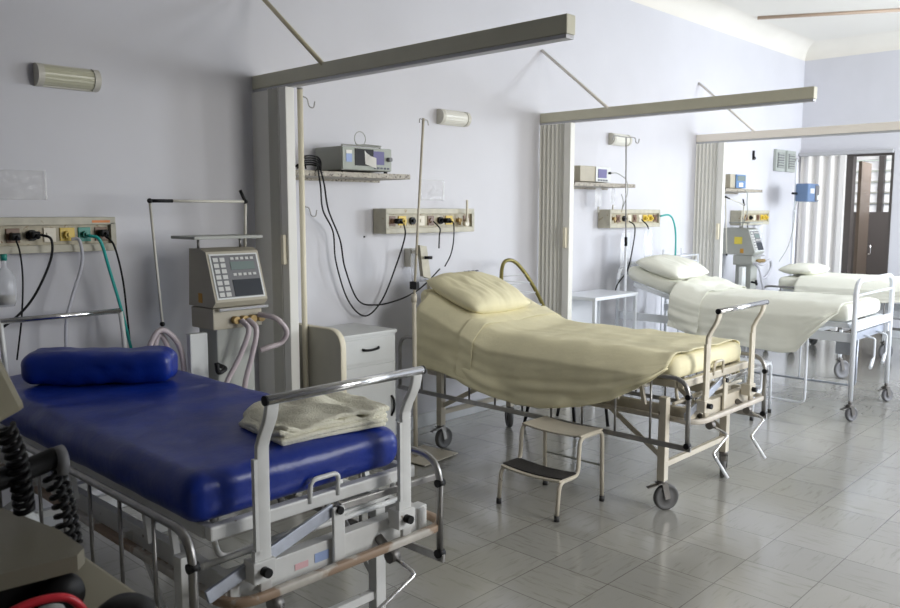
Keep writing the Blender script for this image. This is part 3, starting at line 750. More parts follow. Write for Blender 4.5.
# ------------------------------------------------------------------ crank bed
def crank_bed(cx, label, pm, bm_, raised, dark_seed=0, yoff=0, headbar=True, tubemat='steel'):
    t = thing('hospital_bed', (cx, 3.0 + yoff, 0), label, 'hospital bed')
    Y = lambda v: v + yoff
    # rise of the back section
    def rise(y):
        y -= yoff
        if not raised or y < 3.2: return 0
        s_ = (y - 3.2)
        return raised * (s_ - .06 if s_ > .12 else s_ * s_ / .24)
    # legs and casters
    for sx in (-1, 1):
        for y in (2.10, 3.75):
            x = cx + (-.44 if sx < 0 else .29)
            lg = MB().b2((x - .022, Y(y) - .022, .165), (x + .022, Y(y) + .022, .62), .003).build('leg', pm, t)
            caster(x, Y(y), .072, .17, (2.6 if sx < 0 else 3.6) + (.5 if y > 3 else 0), t)
    # main frame
    mb = MB()
    for sx in (-1, 1):
        xb = cx + (-.345 if sx < 0 else .41); mb.b2((xb - .015, Y(1.99), .475), (xb + .015, Y(3.95), .555), .003)
    mb.b2((cx - .37, Y(2.0), .47), (cx + .44, Y(2.045), .56), .003)
    mb.b2((cx - .37, Y(3.92), .475), (cx + .41, Y(3.95), .555), .003)
    mb.b2((cx - .385, Y(3.2), .49), (cx + .385, Y(3.24), .53), .003)
    mb.b2((cx - .385, Y(2.6), .49), (cx + .385, Y(2.64), .53), .003)
    mb.build('main_frame', pm, t)
    mb = MB()
    for y in (2.10, 3.75): MB().b2((cx - .42, Y(y) - .012, .235), (cx + .27, Y(y) + .012, .265), .002).build('cross_bar', pm, t)
    for sx in (-1, 1):
        MB().bar((cx + (-.44 if sx < 0 else .29), Y(2.12), .30), (cx + sx * .385, Y(2.48), .50), .006, .03, (0, 0, 1)).build('leg_brace', pm, t)
        MB().bar((cx + (-.44 if sx < 0 else .29), Y(3.73), .30), (cx + sx * .385, Y(3.37), .50), .006, .03, (0, 0, 1)).build('leg_brace', pm, t)
    # bumper loop round the foot and along the sides
    y_f = 1.935
    path = bend([(cx - .39, Y(3.9), .495), (cx - .39, Y(y_f), .495), (cx + .485, Y(y_f), .495), (cx + .485, Y(3.9), .495)], .10, 8)
    MB().tube(path, .02, 12, flat=((1, 0, 0), .013, .013), sq=True).build('bumper_rail', bm_, t)
    # upper platform
    mb = MB(); hx = .385
    ypts = [2.06, 3.20]
    for sx in (-1, 1):
        mb.bar((cx + sx * hx, Y(2.06), .685), (cx + sx * hx, Y(3.18), .685), .03, .04, bev=.003)
        e = (3.93, .685 + rise(Y(3.93)))
        mb.bar((cx + sx * hx, Y(3.20), .685), (cx + sx * hx, Y(e[0]), e[1]), .03, .04, bev=.003)
    mb.bar((cx - .40, Y(2.035), .688), (cx + .40, Y(2.035), .688), .035, .042, bev=.006)
    mb.bar((cx - .38, Y(3.915), e[1]), (cx + .38, Y(3.915), e[1]), .03, .04, bev=.003)
    for k in range(7):
        y = 2.2 + k * .15; mb.b2((cx - .37, Y(y), .693), (cx + .37, Y(y) + .06, .697))
    mb.build('mattress_platform', pm, t)
    mb = MB()
    for sx in (-1, 1):
        for y in (2.25, 2.42, 3.0): MB().bar((cx + sx * .385, Y(y), .545), (cx + sx * .385, Y(y + .03), .675), .02, .02, (1, 0, 0)).build('support_strut', pm, t)
    mb.tube(bend([(cx - .36, Y(2.08), .67), (cx - .34, Y(2.08), .58), (cx + .34, Y(2.08), .60), (cx + .36, Y(2.08), .67)], .04), .009)
    mb.build('mattress_rod', pm, t)
    # foot end mattress stop hoop
    MB().tube(bend([(cx - .055, Y(2.02), .69), (cx - .055, Y(2.012), .765), (cx + .055, Y(2.012), .765), (cx + .055, Y(2.02), .69)], .025), .008).build('mattress_stop', pm, t)
    # centre post and slanting links
    mb = MB(); mb.bar((cx + .03, Y(1.985), .47), (cx + .03, Y(1.985), .665), .045, .012, (0, 1, 0), .003); cp = mb.build('centre_post', pm, t)
    MB().cyl((cx + .03, Y(1.97), .655), (cx + .03, Y(2.0), .655), .013, 12).build('bolt', 'black', cp)
    MB().bar((cx + .02, Y(2.0), .655), (cx - .44, Y(1.98), .53), .012, .04, (0, 0, 1), .002).build('guard_link', 'bluesteel', t)
    MB().bar((cx + .05, Y(2.0), .655), (cx + .49, Y(1.99), .655), .012, .022, (0, 0, 1), .002).build('guard_link', 'steel', t)
    mb = MB(); mb.tube([(cx - .40, Y(2.07), .58), (cx + .42, Y(2.07), .58)], .010)
    mb.build('cross_rod', pm, t)
    # foot frame
    ux = .28
    for sx in (-1, 1):
        x = cx + .01 + sx * ux
        mb = MB()
        pts = [(x, Y(1.95), .48), (x, Y(1.95), .88), (x, Y(1.942), .95), (x, Y(1.903), 1.025), (x, Y(1.89), 1.088)]
        mb.tube(smooth_path(pts, 4), .02, 16, flat=((1, 0, 0), .0205, .008), sq=True)
        up = mb.build('foot_upright', pm, t)
        mb = MB(); mb.b2((x - .031, Y(1.942), .62), (x - .019, Y(1.957), .90)); mb.b2((x - .036, Y(1.942), .60), (x - .01, Y(1.96), .63)); mb.build('slotted_guide', pm, up)
        mb = MB(); mb.b2((x - .045, Y(1.935), .535), (x + .03, Y(1.99), .60), .004); mb.build('socket_block', pm, up)
        mb = MB(); mb.cyl((x - .012, Y(1.935), .57), (x - .012, Y(1.91), .57), .014, 14); mb.build('clamp_knob', 'black', up)
        mb = MB(); mb.cyl((x + sx * .019, Y(1.89), 1.078), (x + sx * .027, Y(1.89), 1.078), .0145, 14); mb.build('end_cap', 'black', up)
    MB().tube([(cx + .01 - ux - .019, Y(1.89), 1.078), (cx + .01 + ux + .019, Y(1.89), 1.078)], .0145, 14).build('foot_rail', 'chrome', t)
    if headbar:
        for sx in (-1, 1):
            MB().tube(smooth_path([(cx + sx * ux, Y(4.0), .48), (cx + sx * ux, Y(4.0), .9), (cx + sx * ux, Y(4.03), 1.09)], 4), .012, 10).build('head_upright', pm, t)
        MB().tube([(cx - ux, Y(4.03), 1.095), (cx + ux, Y(4.03), 1.095)], .0135, 12).build('head_rail', 'chrome', t)
    # side guards
    for sx in (-1, 1):
        x = cx + (-.505 if sx < 0 else .435)
        ya, yb, zt_, zb_ = 1.93, 4.08, .745, .385
        mb = MB(); mb.tube(bend([(x, Y(ya), zb_ - .01), (x, Y(ya), zt_), (x, Y(yb), zt_), (x, Y(yb), zb_ - .01)], .10, 7), .0125, 10)
        g = mb.build('side_guard', tubemat, t)
        MB().bar((x, Y(ya - .02), zb_), (x, Y(yb + .02), zb_), .014, .028, (0, 0, 1), .003).build('guard_bottom_bar', tubemat, g)
        for k in range(9):
            y = ya + (yb - ya) * (k + 1) / 10
            MB().tube([(x, Y(y), zb_ + .01), (x, Y(y), zt_ - .008)], .0065, 8).build('guard_bar', tubemat, g)
        MB().cyl((x - .015, Y(ya), .40), (x + .015, Y(ya), .40), .016, 10).build('pivot_bolt', 'black', g); MB().cyl((x - .015, Y(ya), .655), (x + .015, Y(ya), .655), .0145, 10).build('pivot_bolt', 'black', g)
    # cranks
    for dx, ph in ((-.25, 0), (.21, .3)):
        x = cx + dx
        mb = MB()
        mb.cyl((x, Y(2.0), .505), (x, Y(1.93), .465), .016, 12); mb.cyl((x - .018, Y(1.93), .462), (x + .018, Y(1.93), .462), .022, 12)
        ck = mb.build('crank', 'caster_metal', t)
        MB().tube(bend([(x, Y(1.93), .462), (x + .02, Y(1.84), .42), (x - .15, Y(1.84), .355), (x - .15, Y(1.82), .33)], .02), .0075, 8).build('crank_arm', 'chrome', ck)
        MB().tube([(x - .15, Y(1.826), .338), (x - .15, Y(1.755), .245)], .0095, 8).build('crank_grip', 'clean_white' if pm == 'beige_paint' else 'chrome', ck)
    return t, rise

# bed 1
B1 = 1.54
b1, r1 = crank_bed(B1, 'white-framed crank bed with bare blue mattress in the left foreground', 'white_paint', 'bumper_w', 0)
solo(MB(), 'x', 'black', '', '') if False else None
mb = MB(); mb.b2((B1 - .13, 1.9985, .50), (B1 - .08, 1.9995, .52)); mb.build('label_sticker', 'pink_label', b1)
mb = MB(); mb.b2((B1 - .055, 1.9985, .50), (B1 + .0, 1.9995, .53)); mb.build('label_sticker', 'blue_label', b1)
ms = mattress(None, B1 - .05, 2.03, 3.95, .80, .712, .15, 'vinyl', lambda y: 0, 'mattress', .055, 1.0)
ms['label'] = 'bare royal blue vinyl mattress on the nearest bed'; ms['category'] = 'mattress'
Rb = Matrix.Rotation(-.72, 3, 'Z')
def bw(v):
    e = abs(v.x) / .31
    k = 1 - .06 * e ** 6
    n_ = .006 * noise.noise(Vector((v.x * 9, v.y * 9, v.z * 9))) + .005 * noise.noise(Vector((v.x * 17 + v.y * 9, v.y * 14, v.z * 16)))
    return Rb @ Vector((v.x, v.y * k + n_, v.z * k + n_ - (.012 if v.z < -.05 else 0) * 0))
mb = MB(); mb.rbox((1.475, 3.475, .935), (.62, .19, .145), .05, (34, 8, 5), bw)
solo(mb, 'bolster_pillow', 'vinyl', 'blue vinyl bolster pillow lying slantwise on the blue mattress', 'pillow')
# folded towels
t = thing('folded_towel', (1.67, 2.225, .862), 'folded cream towels stacked on foot of the blue mattress', 'towel')
ang = -.12
Rz = Matrix.Rotation(ang, 3, 'Z')
for k, (wd, ln, zz, dx, dy) in enumerate(((.40, .30, .872, -.01, .0), (.41, .31, .885, -.01, .0), (.40, .30, .897, .0, .005), (.41, .29, .908, -.01, .0), (.40, .31, .920, .01, .01))):
    def warp(v, k=k):
        w_ = .006 * noise.noise(Vector((v.x * 9, v.y * 9, k * 3))) + .010 * noise.noise(Vector((v.x * 4 + k, v.y * 5, 9)))
        droop = -.0 - .022 * max(0, -v.x / .2 - .35) ** 1.3 * (k + 1) / 3
        q = Vector((v.x + .004 * noise.noise(Vector((v.y * 30, k, 0))), v.y + .004 * noise.noise(Vector((v.x * 30, k, 5))), v.z + (w_ if k > 1 else w_ * .3) + droop * (1 if k > 0 else .3)))
        if k >= 3: q.z += .03 * noise.noise(Vector((v.x * 16 + v.y * 10, v.y * 6 - v.x * 3, 2))) + .008 * noise.noise(Vector((v.x * 7, v.y * 22 + v.x * 12, 6)))
        if k == 4: q.z += .012 * math.exp(-((v.x - .02) ** 2 + (v.y - .05) ** 2) / .008)
        return Rz @ q
    MB().rbox((1.67 + dx, 2.225 + dy, zz), (wd, ln, .017), .008, (22, 16, 2), warp).build('fold', 'towel', t)

# bed 2
B2 = 4.29
b2_, r2 = crank_bed(B2, 'cream-framed crank bed with pale yellow sheets and raised head', 'beige_paint', 'bumper_b', .36)
t = mattress(None, B2 - .05, 2.03, 3.95, .80, .712, .12, 'sheet', r2, 'mattress', .05, .6)
t['label'] = 'mattress in a pale yellow fitted sheet on the middle bed'; t['category'] = 'mattress'
def cover(cx, wd, y0, y1, ztop, rise, hem_near, hem_far, m, name, label, fold=.0, amp=1.0, seed=0, bul=.05):
    hw = wd / 2
    def f(u, v):
        y = y0 + (y1 - y0) * u
        zt = ztop + rise(y)
        hn, hf = hem_near(y), hem_far(y)
        Ln, Lf = zt - hn, zt - hf
        tot = Lf + wd + Ln
        # v uniform in three spans
        if v < .5:
            q = v / .5; L_ = Ln * (1 - q)     # near drop, bottom to top
            dd = (1 - q) * Ln
            x = cx - hw - .012 - (bul + .03) * min(1, dd / .085) ** .8 * min(1, Ln / .16) - .03 * (1 - q) * min(1, Ln / .3)
            x += amp * (.018 * (.5 - abs(noise.noise(Vector((y * 1.8 - (1 - q) * 2.5 + seed, (1 - q) * 3 + y, 6))))) - .009 + .014 * noise.noise(Vector((y * 2.2 + (1 - q) * 4 + seed, (1 - q) * 6 - y * 2, 2))) + .016 * noise.noise(Vector((y * 4 + seed, (1 - q) * 1.5, 0))) + .008 * noise.noise(Vector((y * 11 + seed, (1 - q) * 3, 4)))) * (1 - q) - amp * .008 * (1 - q)
            z = zt - L_
            if q > .9: z -= 0
        elif v < .88:
            q = (v - .5) / .38; x = cx - hw - .012 + (wd + .024) * q
            z = zt + wrinkle(x, y + seed, amp) + .007 * amp * (.5 - abs(noise.noise(Vector((x * 9 + y * 2, y * 1.3 + seed, 8))))) + .004 * amp * (.5 - abs(noise.noise(Vector((x * 5 - y * 4, y * 5 + seed, 4))))) + .004 * amp * noise.noise(Vector((x * 2.5, y * 6 + x * 4 + seed, 3)))
            e = min(q, 1 - q)
            if e < .10: z -= .022 * (1 - e / .10) ** 2
        else:
            q = (v - .88) / .12; x = cx + hw + .014 + .02 * q; z = zt - .022 - (Lf - .022) * q
        if v < .5:
            q = v / .5; z = zt - .022 - (Ln - .022) * (1 - q)
        return Vector((x, y, z))
    mb = MB(); mb.grid(90, 76, f)
    return solo(mb, name, m, label, 'sheet', None, .003)
def interp(tab):
    def g(y):
        if y <= tab[0][0]: return tab[0][1]
        for (a, b), (c, d_) in zip(tab, tab[1:]):
            if y <= c: return b + (d_ - b) * (y - a) / (c - a)
        return tab[-1][1]
    return g
hem2 = interp([(2.04, .80), (2.12, .72), (2.22, .655), (2.34, .585), (2.53, .52), (2.81, .465), (3.0, .455), (3.2, .475), (3.36, .51), (3.45, .54), (3.57, .56), (3.72, .57), (3.86, .575)])
cover(B2 - .05, .80, 2.06, 3.86, .842, r2, hem2, lambda y: .62, 'sheet', 'bed_sheet', 'pale yellow sheet draped over the middle bed, hanging low on near side', amp=1.3)
# turned-down second layer near the head
cover(B2 - .05, .812, 3.36, 3.47, .848, r2, interp([(3.36, .505), (3.47, .54)]), lambda y: .64, 'sheet', 'turned_sheet_edge', 'turned-down band of yellow sheet below the pillow of middle bed', amp=1.2, seed=1, bul=.052)
tilt2 = math.atan(.36)
mb, R = pillow(4.15, 3.68, 1.045, .60, .52, .17, .0, tilt2, seed=1.7, wr=1.4)
t = thing('pillow', (4.22, 3.66, .98), 'plump creased yellow pillow with dark stamp on the middle bed', 'pillow')
mb.build('pillowcase', 'sheet', t)
mb = MB()
for k in range(7):
    p = R @ Vector((.04 + k * .022, .20 - (k % 2) * .004, .066)) + Vector((4.15, 3.68, 1.045))
    mb.box(p, (.013, .012, .003), R)
mb.build('laundry_stamp', 'stamp', t)

# ------------------------------------------------------------------ bed 3: white tube bed
def tube_bed(cx, label, yoff=0, raised=.28, casters=True):
    t = thing('hospital_bed', (cx, 3.0 + yoff, 0), label, 'hospital bed')
    Y = lambda v: v + yoff
    def rise(y):
        y -= yoff
        if y < 3.15: return 0
        s_ = y - 3.15
        return raised * (s_ - .06 if s_ > .12 else s_ * s_ / .24)
    hw = .45
    loop = bend([(cx - hw, Y(2.0), .16), (cx - hw, Y(2.0), 1.07), (cx + hw, Y(2.0), 1.07), (cx + hw, Y(2.0), .16)], .12, 8)
    MB().tube(loop, .019, 14).build('foot_frame', 'clean_white', t)
    loop = bend([(cx - hw, Y(4.06), .16), (cx - hw, Y(4.06), 1.10), (cx + hw, Y(4.06), 1.10), (cx + hw, Y(4.06), .16)], .16, 8)
    MB().tube(loop, .016, 12).build('head_frame', 'clean_white', t)
    for sx in (-1, 1):
        caster(cx + sx * hw, Y(2.0), .055, .17, 2.7, t, wheelm='dev_dark'); caster(cx + sx * hw, Y(4.06), .055, .17, 2.4, t, wheelm='dev_dark')
    mb = MB()
    mb.b2((cx - hw + .01, Y(1.985), .69), (cx + hw - .01, Y(2.015), .75), .004)
    mb.tube([(cx - hw, Y(2.0), .96), (cx + hw, Y(2.0), .96)], .010)
    for sx in (-1, 1): mb.b2((cx + sx * .42 - .015, Y(2.0), .60), (cx + sx * .42 + .015, Y(4.06), .67), .003)
    for y in (2.4, 3.1, 3.6): mb.b2((cx - .41, Y(y), .60), (cx + .41, Y(y) + .03, .63))
    mb.build('main_frame', 'clean_white', t)
    mb = MB()
    for sx in (-1, 1):
        mb.bar((cx + sx * .40, Y(2.06), .725), (cx + sx * .40, Y(3.13), .725), .03, .035)
        mb.bar((cx + sx * .40, Y(3.15), .725), (cx + sx * .40, Y(3.92), .725 + rise(Y(3.92))), .03, .035)
    mb.b2((cx - .41, Y(2.05), .71), (cx + .41, Y(2.08), .74)); mb.b2((cx - .40, Y(3.12), .71), (cx + .40, Y(3.15), .74))
    mb.build('mattress_platform', 'clean_white', t)
    mb = MB()
    mb.b2((cx - .35, Y(2.03), .60), (cx + .40, Y(2.06), .66)); mb.b2((cx - .41, Y(2.02), .50), (cx - .36, Y(2.14), .66), .004)
    mb.build('crank_gear_box', 'bluesteel', t)
    for dx in (-.10, .20):
        mb = MB(); mb.tube(bend([(cx + dx, Y(2.03), .62), (cx + dx, Y(1.95), .60), (cx + dx, Y(1.95), .45), (cx + dx - .05, Y(1.95), .43)], .015), .008); ck = mb.build('crank', 'clean_white', t)
        MB().tube([(cx + dx - .03, Y(1.95), .438), (cx + dx - .15, Y(1.93), .395)], .013).build('crank_grip', 'clean_white', ck)
    for sx, ya, yb in ((-1, 2.33, 3.30), (1, 2.25, 3.20)):
        x = cx + sx * .47
        g = MB().tube(bend([(x, Y(ya), .66), (x, Y(ya), .09), (x, Y(yb), .09), (x, Y(yb), .66)], .05), .010).build('side_guard', 'bluesteel' if sx > 0 else 'clean_white', t)
        MB().tube([(x, Y((ya + yb) / 2), .09), (x, Y((ya + yb) / 2), .60)], .008, 8).build('guard_bar', 'clean_white', g)
    return t, rise
B3 = 6.96
b3, r3 = tube_bed(B3, 'white tubular hospital bed with rounded foot frame, third bed along the wall')
t = mattress(None, B3, 2.06, 4.0, .80, .745, .13, 'sheet2', r3, 'mattress', .05, .5)
t['label'] = 'mattress with cream fitted sheet on the white tubular bed'; t['category'] = 'mattress'
hem3 = interp([(2.10, .84), (2.16, .78), (2.28, .64), (2.39, .50), (2.50, .478), (2.70, .488), (3.05, .515), (3.32, .545), (3.45, .60), (3.46, .60)])
cover(B3, .80, 2.12, 3.46, .880, r3, hem3, lambda y: .7, 'sheet2', 'bed_sheet', 'cream sheet draped over the third bed, falling to a slanting hem', amp=.9, seed=4)
cover(B3, .815, 3.22, 3.50, .888, r3, interp([(3.22, .53), (3.50, .60)]), lambda y: .72, 'sheet2', 'turned_sheet_edge', 'turned-down cream sheet end hanging beside the third bed pillow', amp=2.2, seed=9)
mb, R = pillow(6.90, 3.72, 1.075, .72, .46, .16, .05, math.atan(.28), seed=5, wr=1.2)
solo(mb, 'pillow', 'sheet2', 'white pillow in front of the teal hose on the third bed', 'pillow')

# bed 4
B4 = 9.68
b4, r4 = crank_bed(B4, 'farthest hospital bed with white sheets, mostly behind the third bed', 'clean_white', 'clean_white', 0, yoff=-.25, headbar=False)
def zero(y): return 0
t = mattress(None, B4 - .03, 1.80, 3.68, .82, .712, .14, 'sheet2', zero, 'mattress', .05, .5)
t['label'] = 'mattress with white sheet on the farthest bed'; t['category'] = 'mattress'
cover(B4 - .03, .82, 1.86, 3.45, .868, zero, lambda y: .66 + .012 * math.sin(y * 9), lambda y: .7, 'sheet2', 'bed_sheet', 'white sheet over the farthest bed with short side drop', amp=.7, seed=12)
mb, R = pillow(9.60, 3.52, .925, .62, .40, .12, 0, 0, seed=8)
solo(mb, 'pillow', 'sheet2', 'flat white pillow on the farthest bed', 'pillow')

t = thing('wheeled_frame', (8.8, 2.6, 0), 'low steel frame on black wheels between the two farthest beds', 'frame')
MB().bar((8.13, 2.62, .47), (9.49, 2.60, .47), .03, .04).build('cross_bar', 'steel', t)
for x in (8.13, 9.49):
    MB().b2((x - .012, 2.60, .20), (x + .012, 2.625, .47)).build('post', 'clean_white', t)
    caster(x, 2.61, .088, .21, 2.6, t, False, 'dev_dark')
# ------------------------------------------------------------------ step stools
def step_stool(x0, x1, y0, y1, pm, label, dark=True):
    """low step toward -X, high step at +X"""
    t = thing('step_stool', ((x0 + x1) / 2, (y0 + y1) / 2, 0), label, 'step stool')
    xm = x0 + (x1 - x0) * .43
    H, h = .40, .20
    for y in (y0, y1):
        mb = MB()
        mb.tube(bend([(x0 - .005, y, .012), (x0 + .015, y, h), (xm, y, h), (xm + .015, y, H), (x1 - .01, y, H), (x1, y, .012)], .045, 5), .0115, 10)
        fr = mb.build('side_frame', pm, t)
        for x in (x0 - .005, x1): MB().cyl((x, y, 0), (x, y, .03), .0145, 12).build('rubber_foot', 'rubber', fr)
    def tread(xa, xb, z, m, name, th=.012):
        mb = MB()
        mb.rbox(((xa + xb) / 2, (y0 + y1) / 2, z), (xb - xa, y1 - y0 + .01, th), th * .45, (4, 12, 1), lambda v: Vector((v.x, v.y, v.z - .012 * (1 - (2 * v.y / (y1 - y0)) ** 2) * (1 if dark else 0))))
        return mb.build(name, m, t)
    tread(xm + .015, x1 - .005, H + .008, pm, 'top_tread')
    lt = tread(x0 + .01, xm + .008, h + .006, pm, 'lower_tread')
    tread(x0 + .03, xm - .005, h + .016, 'tread' if dark else pm, 'tread_mat', .006)
    MB().tube([(x1, y0, .20), (x1, y1, .20)], .006, 8).build('cross_brace', pm if not dark else 'dev_grey', t)
step_stool(3.335, 3.75, 2.41, 2.80, 'beige_paint', 'two-step stool in worn cream enamel with black tread, beside middle bed')
step_stool(6.03, 6.36, 2.55, 2.95, 'clean_white', 'white two-step stool standing between middle bed and third bed', False)

# ------------------------------------------------------------------ drip stands
t = thing('drip_stand', (3.72, 3.70, 0), 'slim cream drip stand with flat steel base, leaning by middle bed head', 'drip stand')
mb = MB(); mb.box((3.64, 3.70, .012), (.34, .30, .006), (0, 0, .1), .002); mb.box((3.64, 3.70, .006), (.30, .26, .006), (0, 0, .1)); mb.build('base_plate', 'beige_paint', t)
MB().tube([(3.585, 3.72, .015), (3.575, 3.72, 1.05)], .014, 12).build('lower_tube', 'beige_paint', t)
MB().tube([(3.575, 3.72, 1.03), (3.665, 3.72, 2.17)], .0085, 10).build('pole', 'beige_paint', t)
MB().cyl((3.575, 3.72, 1.02), (3.576, 3.72, 1.07), .018).build('clamp_collar', 'beige_paint', t)
mb = MB(); mb.tube(smooth_path([(3.665, 3.72, 2.16), (3.635, 3.72, 2.165), (3.63, 3.72, 2.14)]), .004, 6); mb.tube(smooth_path([(3.665, 3.72, 2.16), (3.70, 3.72, 2.16), (3.71, 3.72, 2.13)]), .004, 6); mb.build('hook', 'steel', t)
t2_ = thing('infusion_clamp', (3.70, 3.69, 1.13), 'small cream clamp holder fixed halfway up the leaning drip stand', 'clamp')
mb = MB(); mb.prism([(0, 0), (.06, -.01), (.10, -.22), (.03, -.20)], (3.61, 3.70, 1.38), (1, 0, 0), (0, 0, 1), (0, .03, 0)); mb.build('holder', 'panel_body', t2_)
MB().cyl((3.64, 3.69, 1.30), (3.68, 3.66, 1.30), .01).build('thumb_screw', 'black', t2_)
MB().b2((3.565, 3.69, 1.10), (3.595, 3.75, 1.15), .004).build('clamp_block', 'black', t2_)

def hook_at(x, y, z, t, s_=1):
    MB().tube(smooth_path([(x, y, z), (x + .03, y, z - .01), (x + .045, y, z - .05), (x + .075, y, z - .055), (x + .085, y, z - .02)]), .004, 6).build('hook', 'steel', t)
t = thing('drip_stand', (2.865, 3.91, 0), 'cream drip stand pole with wire hooks beside the nearest partition', 'drip stand')
MB().tube([(2.865, 3.91, .04), (2.865, 3.91, 2.285)], .0165, 14).build('pole', 'part_edge', t)
for k in range(4):
    a = PI / 4 + k * PI / 2
    MB().tube([(2.865, 3.91, .06), (2.865 + .09 * math.cos(a), 3.91 + .09 * math.sin(a), .02)], .012).build('base_leg', 'beige_paint', t)
MB().cyl((2.865, 3.91, 2.282), (2.865, 3.91, 2.292), .018).build('cap', 'steel', t)
hook_at(2.88, 3.905, 2.245, t); hook_at(2.88, 3.905, 1.62, t)

t = thing('drip_stand', (6.42, 3.92, 0), 'thin drip stand with double hook beside the third bed head', 'drip stand')
MB().tube([(6.42, 3.92, .04), (6.40, 3.92, 1.3)], .012, 10).build('lower_tube', 'clean_white', t)
MB().tube([(6.40, 3.92, 1.28), (6.36, 3.92, 2.235)], .006, 8).build('pole', 'steel', t)
MB().cyl((6.401, 3.92, 1.28), (6.398, 3.92, 1.36), .014, 8).build('clamp_collar', 'black', t)
mb = MB(); mb.tube(smooth_path([(6.15, 3.92, 2.20), (6.18, 3.92, 2.235), (6.36, 3.92, 2.235), (6.50, 3.92, 2.24), (6.53, 3.92, 2.20), (6.57, 3.92, 2.20), (6.58, 3.92, 2.235)]), .005, 6); mb.build('hook_bar', 'steel', t)
for k in range(4):
    a = PI / 4 + k * PI / 2
    MB().tube([(6.42, 3.92, .06), (6.42 + .12 * math.cos(a), 3.92 + .12 * math.sin(a), .012)], .011).build('base_leg', 'clean_white', t)

t = thing('drip_stand', (10.27, 3.92, 0), 'white drip stand holding the blue infusion pump by the far door', 'drip stand')
MB().tube([(10.27, 3.92, .04), (10.27, 3.92, 1.60)], .022, 12).build('lower_tube', 'clean_white', t)
MB().tube([(10.27, 3.92, 1.55), (10.27, 3.92, 2.22)], .013, 10).build('pole', 'clean_white', t)
for k in range(5):
    a = .3 + k * 2 * PI / 5
    MB().tube([(10.27, 3.92, .08), (10.27 + .25 * math.cos(a), 3.92 + .25 * math.sin(a), .02)], .014).build('base_leg', 'clean_white', t)
mb = MB(); mb.tube(smooth_path([(10.22, 3.92, 2.19), (10.24, 3.92, 2.22), (10.30, 3.92, 2.22), (10.33, 3.92, 2.19)]), .006, 6); mb.build('hook', 'steel', t)
t = thing('infusion_pump', (10.29, 3.83, 1.69), 'grey-blue infusion pump clamped on the drip stand by far door', 'pump')
MB().b2((10.20, 3.74, 1.70), (10.56, 3.895, 1.92), .02).build('case', 'pump_blue', t)
MB().b2((10.26, 3.732, 1.80), (10.38, 3.7395, 1.86)).build('display', 'dev_light', t)
MB().b2((10.42, 3.73, 1.71), (10.54, 3.7395, 1.90), .002).build('pump_door', 'dev_dark', t)
MB().b2((10.46, 3.722, 1.72), (10.53, 3.7298, 1.78), .002).build('key_block', 'dev_light', t)
MB().cyl((10.20, 3.88, 1.80), (10.08, 3.88, 1.80), .014).build('clamp_knob', 'black', t)
cord([(10.22, 3.86, 1.71), (10.14, 3.86, 1.66), (10.10, 3.86, 1.4), (10.06, 3.9, 1.15), (9.94, 3.95, .98)], .005, 'dev_grey', 'pump_cable', 'dark cable hanging from the blue infusion pump', 'cable')

# ------------------------------------------------------------------ bedside cabinets
t = thing('bedside_cabinet', (3.27, 3.99, 0), 'grey-white bedside cabinet with drawer and door between the first two beds', 'cabinet')
x0, x1, y0, y1, H = 3.01, 3.485, 3.80, 4.21, .85
mb = MB(); mb.b2((x0, y0, .06), (x1, y1, H - .022), .004)
mb.build('body', 'cab_white', t)
MB().b2((x0 - .008, y0 - .012, H - .022), (x1 + .008, y1, H), .006).build('top_panel', 'cab_white', t)
dr = MB().b2((x0 + .015, y0 - .014, .665), (x1 - .015, y0 - .0005, .815), .003).build('drawer', 'cab_white', t)
mb = MB(); mb.tube(smooth_path([(3.20, y0 - .014, .752), (3.215, y0 - .030, .748), (3.265, y0 - .034, .746), (3.315, y0 - .030, .750), (3.33, y0 - .014, .754)]), .008, 8); mb.build('drawer_handle', 'black', dr)
do = MB().b2((x0 + .015, y0 - .014, .09), (x1 - .015, y0 - .0005, .645), .003).build('door', 'cab_white', t)
mb = MB(); mb.tube(smooth_path([(x1 - .05, y0 - .014, .43), (x1 - .045, y0 - .032, .40), (x1 - .045, y0 - .032, .34), (x1 - .05, y0 - .014, .30)]), .008, 8); mb.build('door_handle', 'black', do)
for x in (x0 + .03, x1 - .03):
    for y in (y0 + .03, y1 - .03): MB().cyl((x, y, 0), (x, y, .065), .016, 10).build('foot', 'rubber', t)
t = thing('side_board', (2.90, 3.88, 0), 'beige upright board with rounded corner and pale edge trim, left of the grey-white cabinet', 'board')
prof = [(0, .05), (0, .82)] + [(.10 - .10 * math.cos(a), .82 + .10 * math.sin(a)) for a in [PI / 2 * k / 8 for k in range(1, 9)]] + [(.60, .92), (.60, .05)]
MB().prism(prof, (2.885, 3.60, 0), (0, 1, 0), (0, 0, 1), (.035, 0, 0)).build('panel', 'cab_beige', t)
MB().tube([(2.902, 3.60 + a, b) for a, b in prof[:-2]] + [(2.902, 4.2, .92)], .02, 12, flat=((1, 0, 0), .021, .006)).build('edge_trim', 'part_edge', t)
for y in (3.65, 4.15): MB().cyl((2.902, y, 0), (2.902, y, .052), .016, 10).build('foot', 'rubber', t)

# white bedside table by bed 3
t = thing('side_table', (6.1, 4.0, 0), 'white open-frame bedside table beside the third bed head', 'table')
x0, x1, y0, y1, H = 5.72, 6.40, 3.78, 4.20, .875
MB().b2((x0, y0, H - .03), (x1, y1, H), .006).build('table_top', 'clean_white', t)
for x in (x0 + .02, x1 - .02):
    for y in (y0 + .02, y1 - .02): MB().b2((x - .014, y - .014, 0), (x + .014, y + .014, H - .03), .002).build('leg', 'clean_white', t)
mb = MB(); mb.b2((x0 + .02, y0 + .01, .30), (x1 - .02, y1 - .01, .32)); mb.build('shelf', 'clean_white', t)
mb = MB(); mb.b2((x0 + .03, y1 - .02, .32), (x1 - .03, y1 - .008, H - .03)); mb.build('back_panel', 'clean_white', t)

